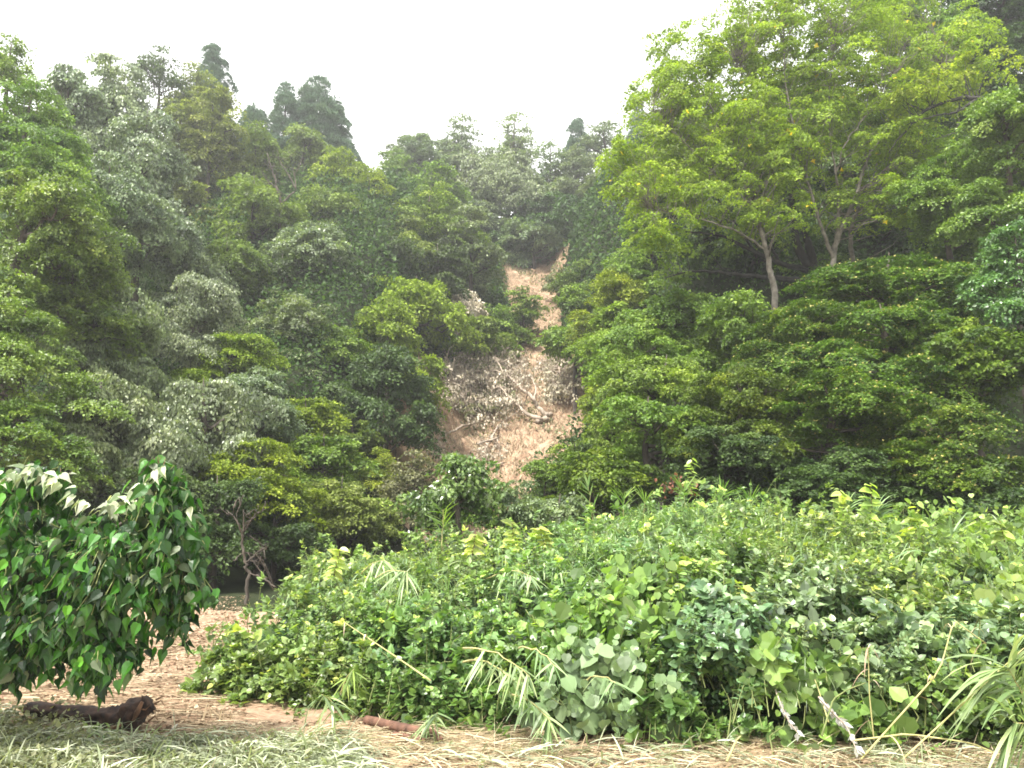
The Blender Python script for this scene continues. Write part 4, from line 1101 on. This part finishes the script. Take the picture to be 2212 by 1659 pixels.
# ------------------------------------------------------------------ reeds and long bladed grasses
def reed(label, uvd, tip, nb, bl, bw, fan, seed, mat='reed', name='reed', droop=.55, r=.007, up=.25, hang=0.0, bark='cane', group="reeds growing in the thicket"):
    """one cane from point uvd to tip; blades leave it alternately, mostly near its end"""
    rng = np.random.default_rng(seed)
    a, b = at(*uvd), at(*tip)
    root = thing(name, label, 'reed', tuple(a), group)
    st = bend(a, b, rng, 9, .02, .10)
    put("stem", tubes("stem", [(st - a, np.linspace(r, r * .35, 9))], 6), M[bark], root)
    t = rng.uniform(.3, 1, nb); t[: nb // 4] = rng.uniform(.88, 1, nb // 4)
    i = np.clip((t * 8).astype(int), 0, 7); q = st[i] + (st[i + 1] - st[i]) * (t * 8 - i)[:, None] - a
    ax = nrm(st[-1] - st[-3])
    side = nrm(np.cross(ax, [0, 1, 0.01])); sg = np.where(np.arange(nb) % 2, 1, -1)[:, None]
    D = ax * up * 3 + side * sg * fan * 1.25 * rng.uniform(.3, 1.1, (nb, 1)) + rng.normal(0, .28, (nb, 3)) + np.array([0, -.25, -hang])
    if hang > 0:
        th = np.radians(rng.uniform(-168, -8, nb))
        D = np.stack([np.cos(th), rng.normal(-.35, .25, nb), np.sin(th) * .8], -1) + ax * .35
        droop = droop * .5; bl = bl * .68; bw = bw * .8
    me = blades("blade", q, D, bl * rng.uniform(.55, 1.15, nb), bw * 1.3 * rng.uniform(.6, 1.2, nb), droop, rng, np.clip(rng.normal(.5, .25, nb), 0, 1), rng.uniform(0, 1, nb))
    o = put("blades", me, M[mat], root)
    return root

reed("broad fan of drooping grey green reed blades low in the middle", (1000, 1430, 6.1), (1110, 1470, 5.65), 34, .34, .020, 1.2, 1, droop=0.45, hang=.35, r=.008)
reed("second fan of reed blades right beside the broad fan, pointing right", (1105, 1500, 5.9), (1190, 1560, 5.6), 34, .30, .017, 1.0, 2, droop=0.49, hang=.35, r=.008)
reed("upper small fan of reed blades above the broad fan", (1000, 1400, 6.0), (1145, 1462, 5.6), 20, .30, .018, 1.0, 3, droop=0.45, hang=.12)
reed("fan of reed blades right of the broad fan over the kudzu", (1120, 1400, 6.1), (1200, 1440, 5.7), 18, .26, .015, 1.0, 4, droop=0.41, hang=.12)
reed("low reed bent to the ground left of the broad fan", (905, 1600, 5.9), (945, 1540, 5.7), 30, .28, .015, 1.0, 5, droop=0.49, hang=.12)
reed("star shaped reed tip over the pale kudzu in the middle", (1260, 1470, 5.85), (1330, 1475, 5.55), 16, .30, .015, 1.3, 6, droop=0.45, hang=.12)
reed("reed with a yellowing blade cluster above the brown poles", (735, 1500, 6.3), (765, 1445, 6.1), 22, .26, .014, 1.1, 7, mat='reedgrn', droop=0.41, hang=.12)
reed("pale hanging reed at the lower left corner of the thicket", (745, 1560, 6.0), (695, 1500, 5.9), 22, .32, .018, .8, 8, droop=0.68, hang=.12)
reed("drooping reed in the upper middle with pale thin blades", (1050, 1250, 8.4), (1150, 1245, 8.0), 26, .42, .020, 1.1, 9, droop=0.45, hang=.12)
reed("drooping reed at the left rim with a pale fall of blades", (810, 1250, 8.3), (880, 1235, 8.0), 40, .46, .018, 1.2, 10, droop=0.58, hang=.12)
reed("second pale fall of reed blades left of the first at the left rim", (780, 1240, 8.8), (830, 1210, 8.6), 26, .44, .018, 1.0, 11, droop=0.54, hang=.12)
reed("upright silvery reed with stiff pointed leaves, tallest over the crest", (1285, 1170, 10.8), (1270, 1050, 10.8), 14, .36, .026, .8, 12, droop=0.21, up=.6)
reed("green upright reed right of the tallest one", (1345, 1170, 10.8), (1348, 1075, 10.8), 20, .36, .022, 1.0, 13, mat='reedgrn', droop=0.21, up=.5)
reed("green upright reed between the tallest one and the red dead leaves", (1385, 1160, 11), (1395, 1080, 11), 18, .34, .018, 1.0, 14, mat='reedgrn', droop=0.30, up=.5)
reed("dark green grassy reed left of the tall ones, before the dark round bush", (955, 1190, 9.6), (957, 1100, 9.6), 22, .32, .014, 1.2, 15, mat='reedgrn', droop=0.18, up=.35)
reed("spiky green reed under the climbing vine tip", (1480, 1110, 11.5), (1478, 1060, 11.5), 20, .40, .018, 1.2, 16, mat='reedgrn', droop=0.18, up=.7)
reed("spiky green reed right of the climbing vine tip", (1550, 1110, 11.6), (1560, 1070, 11.6), 20, .40, .018, 1.1, 17, mat='reedgrn', droop=0.24, up=.6)
reed("spiky green reed at the middle of the right crest", (1620, 1110, 11.8), (1622, 1080, 11.8), 20, .36, .017, 1.2, 18, mat='reedgrn', droop=0.18, up=.7)
reed("wide grass tuft with long arching blades, biggest on the right crest", (1880, 1170, 10.2), (1888, 1110, 10.2), 54, .52, .022, 1.2, 19, droop=0.39, up=.7)
reed("lower right grass tuft beside the biggest one", (1830, 1130, 10.4), (1832, 1090, 10.4), 24, .34, .018, 1.0, 20, droop=0.42, up=.7)
reed("thin spiky reed in front of the black hollow at the right", (1990, 1175, 9.6), (1992, 1140, 9.6), 26, .40, .014, 1.4, 21, mat='reedgrn', droop=0.15, up=.6)
reed("second thin spiky reed in front of the black hollow", (2055, 1180, 9.4), (2058, 1150, 9.4), 22, .38, .014, 1.3, 22, droop=0.18, up=.6)
reed("big grey blades of a reed pushing in from the right edge", (2230, 1560, 5.2), (2175, 1440, 5.1), 40, .55, .022, 1.3, 23, droop=0.48, up=.3)
reed("grey reed blades at the right edge, below the bigger ones", (2260, 1600, 5.1), (2190, 1560, 5.0), 26, .42, .016, 1.2, 24, droop=0.48, up=.3)
reed("slim reed hanging over the dead white leaves at the lower right", (1745, 1440, 6.0), (1742, 1420, 5.9), 12, .34, .012, .5, 25, droop=0.96)
reed("pale arching reeds on the crest right of the tall ones", (1430, 1230, 8.8), (1420, 1180, 8.7), 46, .44, .016, 1.3, 26, droop=0.60, up=.4)
reed("arching reeds in the upper right of the thicket", (1640, 1220, 8.8), (1630, 1185, 8.7), 40, .40, .014, 1.3, 27, droop=0.54, up=.4)
reed("small arching reed tuft above the kudzu at the right centre", (1725, 1290, 7.6), (1745, 1280, 7.5), 26, .30, .012, 1.2, 28, droop=0.60, up=.4)

# leafy shoots rising over the crest
def shoot(label, uv0, uv1, d, n, sz, seed, mat='vine', name='leafy_shoot', tone=.8):
    rng = np.random.default_rng(seed)
    a, b = at(uv0[0], uv0[1], d), at(uv1[0], uv1[1], d)
    root = thing(name, label, 'shoot', tuple(a), "young shoots above the thicket")
    st = bend(a, b, rng, 8, .05)
    put("stem", tubes("stem", [(st - a, np.linspace(.008, .003, 8))], 5), M['stemred'], root)
    t = np.linspace(.15, 1, n); i = np.clip((t * 7).astype(int), 0, 6); q = st[i] + (st[i + 1] - st[i]) * (t * 7 - i)[:, None] - a
    sg = np.where(np.arange(n) % 2, 1, -1)[:, None]
    D = np.array([1, -.25, .25]) * sg * [1, sg[0, 0], sg[0, 0]] + np.array([0, -.2, -.1]) + rng.normal(0, .3, (n, 3))
    N = np.array([0, -.45, .8]) + rng.normal(0, .3, (n, 3))
    put("foliage", leaves("foliage", q, D, N, sz * rng.uniform(.7, 1.2, n), T_OVATE, np.clip(tone + rng.normal(0, .12, n), 0, 1), rng.uniform(0, 1, n), .8), M[mat], root)
shoot("tall shoot with arched lime green leaves on the right crest", (1830, 1150), (1815, 1060), 10, 16, .17, 1)
shoot("taller shoot with yellow green tip beside the biggest grass tuft", (1890, 1140), (1880, 1045), 10, 18, .17, 2)
shoot("climbing vine tip with bright leaves above the red dead leaves", (1490, 1080), (1495, 990), 12, 18, .14, 3)
shoot("lime green shoot at the left of the black hollow", (1985, 1210), (1975, 1120), 9, 18, .15, 4)
shoot("leafy shoot near the right edge on the crest", (2170, 1170), (2160, 1125), 9, 16, .15, 5, tone=.6)
shoot("bright shoot with folded leaves in the grey green shrub, centre right", (1620, 1330), (1605, 1270), 6.9, 12, .12, 6)
shoot("bright yellow shoot low right, in front of the dark gap", (1745, 1380), (1750, 1340), 6.5, 10, .09, 7, tone=.95)
shoot("lime green shoot at the top of the thicket's middle", (1110, 1190), (1105, 1130), 10.5, 16, .16, 8)
shoot("lime green arched shoot above the dark round bush's right side", (1180, 1190), (1165, 1140), 10.5, 16, .16, 9)
shoot("lime green shoot left on the crest in front of the dark round bush", (1020, 1200), (1028, 1150), 10, 14, .16, 10)
shoot("yellow shoot at the left end of the crest", (720, 1250), (735, 1185), 9, 14, .13, 11)
shoot("small leafy shoot standing out over the right crest", (1690, 1110), (1685, 1060), 12, 16, .13, 12, tone=.45)

# red dead leaves in the hollow
def red_leaves():
    rng = np.random.default_rng(81)
    a = at(1470, 1070, 12.6)
    root = thing('dead_twig', "twig with dry red brown leaves in the dark hollow above the crest", 'twig', tuple(a))
    c = np.array([at(u, v, 12.6) for u, v in ((1455, 1060), (1470, 1045), (1480, 1052), (1440, 1050), (1450, 1040), (1490, 1048), (1468, 1062), (1430, 1045), (1448, 1030))])
    put("twigs", tubes("twigs", [(bend(a, q, rng, 4, .1) - a, [.006, .005, .004, .003]) for q in c], 4), M['bark'], root)
    P = np.repeat(c, 7, 0) + rng.normal(0, .06, (len(c) * 7, 3)); n = len(P)
    put("dead_leaves", leaves("dead_leaves", P - a, rng.normal(0, .6, (n, 3)) + [0, 0, -1], rng.normal(0, 1, (n, 3)) + [0, -1, 0], rng.uniform(.035, .075, n), T_OVATE, rng.uniform(0, 1, n), rng.uniform(0, 1, n)), M['reddead'], root)
red_leaves()

# rows of silvery dead leaves on a branch, lower right
def white_branch(label, pts, seed, n):
    rng = np.random.default_rng(seed)
    P = np.array([at(*p) for p in pts]); a = P[0]
    root = thing('withered_branch', label, 'branch', tuple(a), "withered branches with silvery leaves")
    t = np.linspace(0, len(P) - 1, 12); i = np.clip(t.astype(int), 0, len(P) - 2); q = P[i] + (P[i + 1] - P[i]) * (t - i)[:, None]
    put("stem", tubes("stem", [(q - a, np.linspace(.007, .003, 12))], 5), M['barkmud'], root)
    t = rng.uniform(0, len(P) - 1, n); i = t.astype(int); q = P[i] + (P[np.minimum(i + 1, len(P) - 1)] - P[i]) * (t - i)[:, None]
    me = leaves("dead_leaves", q - a + rng.normal(0, .006, (n, 3)), rng.normal(0, .25, (n, 3)) + [.45, 0, -.6], rng.normal(0, .3, (n, 3)) + [0, -1, .4], rng.uniform(.04, .075, n), T_LANCE, rng.uniform(0, 1, n), rng.uniform(0, 1, n), 1.5)
    put("dead_leaves", me, M['white'], root)
white_branch("withered branch with a row of silvery leaves slanting down at the lower right", [(1768, 1505, 5.6), (1800, 1540, 5.5), (1830, 1570, 5.4), (1850, 1620, 5.2)], 1, 46)
white_branch("withered branch with silvery curled leaves left of the slanting row", [(1675, 1490, 5.7), (1690, 1530, 5.6), (1705, 1560, 5.5), (1725, 1585, 5.4)], 2, 24)

# bare straw stalks at the lower right
def stalk(label, pts, r, seed, bark='cane', lf=0):
    rng = np.random.default_rng(seed)
    P = np.array([at(*p) for p in pts]); a = P[0]
    o = thing('reed_stalk', label, 'stalk', tuple(a), "bare stalks at the foot of the thicket")
    t = np.linspace(0, len(P) - 1, 14); i = np.clip(t.astype(int), 0, len(P) - 2); q = P[i] + (P[i + 1] - P[i]) * (t - i)[:, None]
    put("stem", tubes("stem", [(q - a, np.linspace(r, r * .5, 14))], 6), M[bark], o)
    if lf:
        k = rng.integers(3, 14, lf)
        me = blades("blade", q[k] - a, rng.normal(0, .5, (lf, 3)) + [.2, 0, .3], rng.uniform(.08, .2, lf), rng.uniform(.008, .014, lf), 1.0, rng, rng.uniform(0, 1, lf), rng.uniform(0, 1, lf))
        put("blades", me, M['straw'], o)["kind"] = "stuff"
stalk("thin straw stalk slanting up to the right before the grey reed blades", [(1860, 1640, 5.2), (2030, 1450, 5.4), (2060, 1340, 5.5), (2130, 1390, 5.5)], .006, 1, lf=6)
stalk("long straw stalk crossing the right corner", [(1950, 1640, 5.1), (2080, 1520, 5.1), (2212, 1400, 5.2)], .006, 2)
stalk("straw stalk arched over the ground at the right corner", [(1840, 1600, 5.3), (1960, 1585, 5.2), (2100, 1605, 5.1), (2200, 1650, 5.0)], .007, 3, lf=4)
stalk("upright thin stalk with withered leaves right of the silvery row", [(1888, 1600, 5.4), (1878, 1500, 5.4), (1875, 1400, 5.5)], .005, 4, lf=8)
stalk("yellow stalk leaning left above the withered branches", [(1790, 1560, 5.5), (1765, 1480, 5.7), (1735, 1410, 6.0)], .005, 5, lf=3)
stalk("curved green stalk arching right, low right centre", [(1775, 1590, 5.4), (1800, 1510, 5.5), (1830, 1490, 5.5), (1870, 1475, 5.5)], .007, 6, bark='stem')
stalk("yellow cane crossing the dark gap left of the broad fan", [(930, 1470, 6.0), (850, 1415, 6.2), (745, 1345, 6.6)], .007, 7, lf=3)
stalk("short broken stalk at the foot of the right thicket", [(1570, 1645, 5.3), (1590, 1600, 5.4), (1600, 1590, 5.4)], .009, 8)

# ------------------------------------------------------------------ things on the ground
def log():
    rng = np.random.default_rng(90)
    pts = np.array([at(55, 1530, 6.45), at(110, 1537, 6.4), at(170, 1543, 6.32), at(220, 1548, 6.25), at(255, 1552, 6.2), at(283, 1546, 6.18), at(304, 1530, 6.16), at(326, 1513, 6.16)])
    rad = np.array([.045, .056, .060, .062, .080, .105, .085, .045])
    a = pts[3].copy(); a[2] = float(H(a[0], a[1]))
    root = thing('fallen_log', "rotten dark brown log lying on the mud, torn end tilted up to the right", 'log', tuple(a))
    t = np.linspace(0, 7, 46); i = np.clip(t.astype(int), 0, 6); f = (t - i)[:, None]
    q = pts[i] * (1 - f) + pts[i + 1] * f; r = rad[i] * (1 - f[:, 0]) + rad[i + 1] * f[:, 0]
    q = np.stack([np.convolve(np.pad(q[:, k], 2, 'edge'), np.ones(5) / 5, 'valid') for k in range(3)], -1)
    me = tubes("trunk", [(q - a, r)], 22, smooth=True)
    co = np.empty(len(me.vertices) * 3, np.float32); me.vertices.foreach_get("co", co); co = co.reshape(-1, 3)
    c = np.repeat(q - a, 22, 0); k = np.repeat(np.arange(46), 22); th = np.tile(np.arange(22), 46)
    amp = 1 + .10 * np.sin(th * 1.7 + k * .12) + .07 * np.sin(th * 3.9 + k * .35) + rng.normal(0, .05, len(co)) + .12 * np.sin(k * .55 + th * .4)
    amp = np.where(k > 42, amp * rng.uniform(.6, 1.35, len(co)), amp)
    co = c + (co - c) * amp[:, None]
    me.vertices.foreach_set("co", co.astype(np.float32).ravel()); me.update()
    put("trunk", me, M['rotwood'], root)
    sp = []
    e = q[-1] - a
    for j in range(5):
        s0 = q[-4 - j % 3] - a + rng.normal(0, .045, 3)
        sp.append((np.array([s0, s0 + [.05, -.01, rng.uniform(-.01, .06)], s0 + [rng.uniform(.06, .10), 0, rng.uniform(-.02, .05)]]), [.008, .005, .001]))
    put("splinters", tubes("splinters", sp, 5, smooth=False), M['splinter'], root)
    wd0 = [(np.array([q[24] - a + [0, -.09, -.05], q[28] - a + [0, -.10, -.045], q[31] - a + [0, -.11, -.03]]), [.01, .02, .012]), (np.array([q[38] - a + [0, -.10, -.06], q[41] - a + [.0, -.11, -.02], q[43] - a + [0, -.09, .03]]), [.01, .02, .012])]
    for w_ in wd0: put("bare_wood", tubes("bare_wood", [w_], 8), M['splinter'], root)
log()

def gp(u, v, lift):
    return on_ground(u, v) + np.array([0, 0, lift])

def pole(label, uv0, uv1, r, seed, name='wooden_pole'):
    rng = np.random.default_rng(seed)
    a, b = gp(*uv0, r * .8 + .055), gp(*uv1, r * .8 + .055)
    q = bend(a, b, rng, 14, .004) - a
    me = tubes(name, [(q, r * (1 + rng.normal(0, .03, 14)))], 14)
    o = put(name, me, M['pole'], None, tuple(a))
    tag(o, label, 'pole', "brown poles lying before the thicket")
pole("thicker reddish brown pole lying on the ground before the thicket", (790, 1580), (930, 1612), .034, 1)
pole("thin reddish brown pole lying below the thicker one", (850, 1605), (918, 1622), .014, 2)
pole("short brown stub of wood at the right end of the two poles", (935, 1605), (950, 1622), .022, 3, 'wood_stub')

def scrap():
    rng = np.random.default_rng(95)
    p = gp(366, 1592, .03)
    n = 9; g = np.linspace(-1, 1, n); X, Y = np.meshgrid(g, g)
    Z = .35 * np.sin(X * 2.6 + .5) * np.cos(Y * 3.1) + rng.normal(0, .10, X.shape) + .5 * X
    V = np.stack([X * .035 + Z * .012, Y * .04, Z * .04 + .03 * X], -1).reshape(-1, 3)
    i, j = np.meshgrid(np.arange(n - 1), np.arange(n - 1), indexing='ij'); a = (i * n + j).ravel()
    Q = np.stack([a, a + 1, a + n + 1, a + n], -1)
    me = mk_mesh("scrap", V, Q.ravel(), np.arange(len(Q)) * 4, np.full(len(Q), 4))
    me.attributes.new("tint", 'FLOAT', 'FACE'); me.attributes.new("rnd", 'FLOAT', 'FACE')
    me.attributes["tint"].data.foreach_set("value", np.full(len(Q), .9, np.float32)); me.attributes["rnd"].data.foreach_set("value", np.full(len(Q), .5, np.float32))
    tag(put("paper_scrap", me, M['white'], None, tuple(p)), "small crumpled white scrap on the flattened grass", 'scrap')
scrap()

def ground_cover():
    rng = np.random.default_rng(100)
    def spots(n, umin, umax, vmin, vmax):
        u = rng.uniform(umin, umax, n); v = rng.uniform(vmin, vmax, n)
        # invert to the flat valley floor
        ang = np.arctan((v - 829.5) / FPX) - PITCH
        y = 1.7 / np.tan(np.maximum(ang, .05)); x = (u - 1106) / FPX * (y * math.cos(PITCH) + 0 * v) * 1.02
        return np.stack([x, y, H(x, y)], -1)
    # flattened pale blades
    P = np.concatenate([spots(9000, -60, 800, 1600, 1760), spots(3000, -60, 2300, 1625, 1760), spots(900, -60, 60, 1545, 1600)]); P = P[(wob(P[:, 0], P[:, 1], 3.1, .2) > -.45)]; n = len(P)
    base = .9 * wob(P[:, 0], P[:, 1], 1.7, 1.) - .3
    D = np.stack([np.cos(base) + rng.normal(0, .6, n), -np.abs(np.sin(base)) - .3 + rng.normal(0, .5, n), rng.uniform(.0, .8, n)], -1)
    me = blades("flattened_grass", P + [0, 0, .015] + rng.uniform(0, .07, (n, 1)) * [0, 0, 1], D, rng.uniform(.10, .34, n), rng.uniform(.004, .016, n), .32, rng, rng.uniform(0, 1, n), rng.uniform(0, 1, n))
    tag(put("flattened_grass", me, M['flatgr']), kind="stuff", label="pale green grass pressed flat and dusted with mud", cat="grass")
    P = np.concatenate([spots(8000, -60, 2300, 1605, 1760), spots(3000, 480, 1200, 1580, 1640), spots(1500, 1500, 2300, 1560, 1680)]); n = len(P)
    D = np.stack([rng.choice([-1, 1], n) + rng.normal(0, .5, n), rng.normal(0, .5, n), rng.uniform(-.02, .20, n)], -1)
    me = blades("straw_litter", P + [0, 0, .01] + rng.uniform(0, .05, (n, 1)) * [0, 0, 1], D, rng.uniform(.06, .34, n), rng.uniform(.002, .006, n), .12, rng, rng.uniform(0, 1, n), rng.uniform(0, 1, n), seg=3)
    tag(put("straw_litter", me, M['straw']), kind="stuff", label="dry straw littering the ground before the thicket", cat="straw")
    # chips and leaves on the mud
    P = np.concatenate([spots(6000, 40, 560, 1360, 1600), spots(16000, -60, 2300, 1560, 1740), spots(3000, 380, 560, 1290, 1420)]); n = len(P)
    me = leaves("mud_litter", P + [0, 0, .012], rng.normal(0, 1, (n, 3)) * [1, 1, .12], rng.normal(0, .35, (n, 3)) + [0, 0, 1], rng.uniform(.015, .06, n), T_MAPLE, rng.uniform(0, 1, n), rng.uniform(0, 1, n))
    tag(put("mud_litter", me, M['litter']), kind="stuff", label="bark chips and dead leaves scattered on the mud", cat="litter")
    P = spots(2600, 40, 560, 1380, 1590); n = len(P)
    D = np.stack([rng.choice([-1, 1], n) + rng.normal(0, .3, n), rng.normal(0, .35, n), rng.uniform(0, .1, n)], -1)
    me = blades("twig_litter", P + [0, 0, .015], D, rng.uniform(.08, .5, n), rng.uniform(.003, .009, n), .03, rng, rng.uniform(0, 1, n), rng.uniform(0, 1, n), seg=3)
    tag(put("twig_litter", me, M['litter']), kind="stuff", label="twigs strewn over the reddish mud between shrub and thicket", cat="twigs")
    for nm, P, r0, r1, lab in (("mud_clods", np.concatenate([spots(260, 40, 560, 1330, 1600), spots(260, -60, 2300, 1590, 1740)]), .008, .035, "small clods and stones lying on the mud"),):
        V, L_, o_ = [], [], 0
        th = np.arange(6) * math.pi / 3
        for p in P:
            r = rng.uniform(r0, r1); ring = lambda q, z: np.stack([np.cos(th) * q, np.sin(th) * q, np.full(6, z)], -1) * rng.uniform(.75, 1.25, (6, 1))
            V.append(p + r * np.concatenate([ring(1, -.2), ring(.95, .35), ring(.5, .75)]))
            for k in range(2):
                for j in range(6): L_.append([o_ + k * 6 + j, o_ + k * 6 + (j + 1) % 6, o_ + k * 6 + 6 + (j + 1) % 6, o_ + k * 6 + 6 + j])
            L_.append([o_ + 12, o_ + 13, o_ + 14, o_ + 15]); L_.append([o_ + 12, o_ + 15, o_ + 16, o_ + 17])
            o_ += 18
        L_ = np.array(L_)
        me = mk_mesh(nm, np.concatenate(V), L_.ravel(), np.arange(len(L_)) * 4, np.full(len(L_), 4))
        tag(put(nm, me, M['soil']), kind="stuff", label=lab, cat="clods")
    # low weeds at the left corner
    P = np.concatenate([spots(3200, -60, 230, 1540, 1740), spots(900, 60, 700, 1620, 1740)]); n = len(P)
    me = leaves("ground_weeds", P + [0, 0, .02] + rng.uniform(0, .10, (n, 1)) * [0, 0, 1], rng.normal(0, 1, (n, 3)), rng.normal(0, .5, (n, 3)) + [0, -.3, 1], rng.uniform(.02, .06, n), T_DIAMOND, rng.uniform(0, .8, n), rng.uniform(0, 1, n))
    tag(put("ground_weeds", me, M['mudgreen']), kind="stuff", label="small dusty weeds at the lower left corner", cat="weeds")
ground_cover()

def tuft(label, u, v, n, L, W, seed, mat='reed', lean=(0, -.3), dr=.7, spread=.35):
    rng = np.random.default_rng(seed)
    p = gp(u, v, 0)
    D = np.stack([rng.normal(lean[0], spread, n), rng.normal(lean[1], spread, n), np.full(n, .8)], -1)
    me = blades("grass_tuft", rng.normal(0, .05, (n, 3)) * [1, 1, .1], D, L * 1.15 * rng.uniform(.5, 1.1, n), W * 1.2 * rng.uniform(.6, 1.2, n), dr * .8, rng, np.clip(rng.normal(.5, .25, n), 0, 1), rng.uniform(0, 1, n))
    tag(put("grass_tuft", me, M[mat], None, tuple(p)), label, 'grass tuft', "grass tufts in the foreground")
tuft("broad bladed green tuft in front of the log", 225, 1590, 34, .34, .020, 1, lean=(.1, -.5), dr=.9)
tuft("pale tuft falling towards the left, under the log's middle", 190, 1620, 30, .30, .016, 2, lean=(.4, -.6), dr=.9)
tuft("grass tuft bent to the right before the log's torn end", 300, 1630, 30, .28, .014, 3, lean=(.5, -.5), dr=.9)
tuft("pale mud dusted tuft below the white scrap", 400, 1640, 40, .26, .014, 4, mat='flatgr', lean=(-.3, -.5), dr=.9)
tuft("pale tuft right of the white scrap", 460, 1600, 34, .24, .013, 5, mat='flatgr', lean=(.2, -.3), dr=.8)
tuft("thick pale tuft at the bottom left of the poles", 620, 1640, 44, .28, .014, 6, mat='flatgr', lean=(-.4, -.4), dr=.9)
tuft("grey green tuft beside the upper end of the poles", 710, 1600, 40, .26, .014, 7, lean=(.4, -.4), dr=.9)
tuft("pale tuft at the bottom edge left of the white scrap", 110, 1650, 36, .26, .012, 8, mat='flatgr', lean=(.3, -.5), dr=.8)
tuft("few cut upright stems on the mud right of the log", 465, 1560, 7, .16, .012, 9, mat='straw', lean=(0, 0), dr=.05, spread=.12)
tuft("grass tuft at the bottom right corner", 1900, 1640, 34, .30, .010, 10, mat='flatgr', lean=(.2, -.2), dr=.8)
tuft("grass tuft at the foot of the thicket right of the withered branches", 1790, 1630, 26, .26, .008, 11, mat='reedgrn', lean=(0, -.2), dr=.5)
tuft("dark green tuft at the bottom left corner over the low weeds", 60, 1640, 40, .28, .012, 13, mat='reedgrn', lean=(.2, -.3), dr=.8)
tuft("broad grey green tuft at the bottom edge under the log's torn end", 330, 1655, 40, .30, .018, 14, lean=(-.2, -.4), dr=.8)
tuft("grey green tuft at the bottom edge, second from the white scrap", 530, 1655, 40, .28, .014, 15, lean=(.5, -.3), dr=.8)
tuft("pale tuft at the foot of the kudzu", 1200, 1610, 30, .24, .012, 12, mat='flatgr', lean=(-.5, -.3), dr=.7)

# ------------------------------------------------------------------ haze in the air
def haze():
    x0, x1, y0, y1, z0, z1 = -125, 125, -44, 134, -34, 44
    V = np.array([[x, y, z] for x in (x0, x1) for y in (y0, y1) for z in (z0, z1)], float)
    F = [[0, 1, 3, 2], [4, 6, 7, 5], [0, 4, 5, 1], [2, 3, 7, 6], [0, 2, 6, 4], [1, 5, 7, 3]]
    me = mk_mesh("haze", V, np.array(F).ravel(), np.arange(6) * 4, np.full(6, 4))
    m, n, l, out = nt("haze")
    pv = n.new("ShaderNodeVolumePrincipled")
    pv.inputs["Color"].default_value = (.97, .98, 1.0, 1)
    pv.inputs["Density"].default_value = 0.0016
    pv.inputs["Anisotropy"].default_value = 0.35
    l.new(pv.outputs[0], out.inputs["Volume"])
    tag(put("haze", me, m), kind="stuff")
haze()
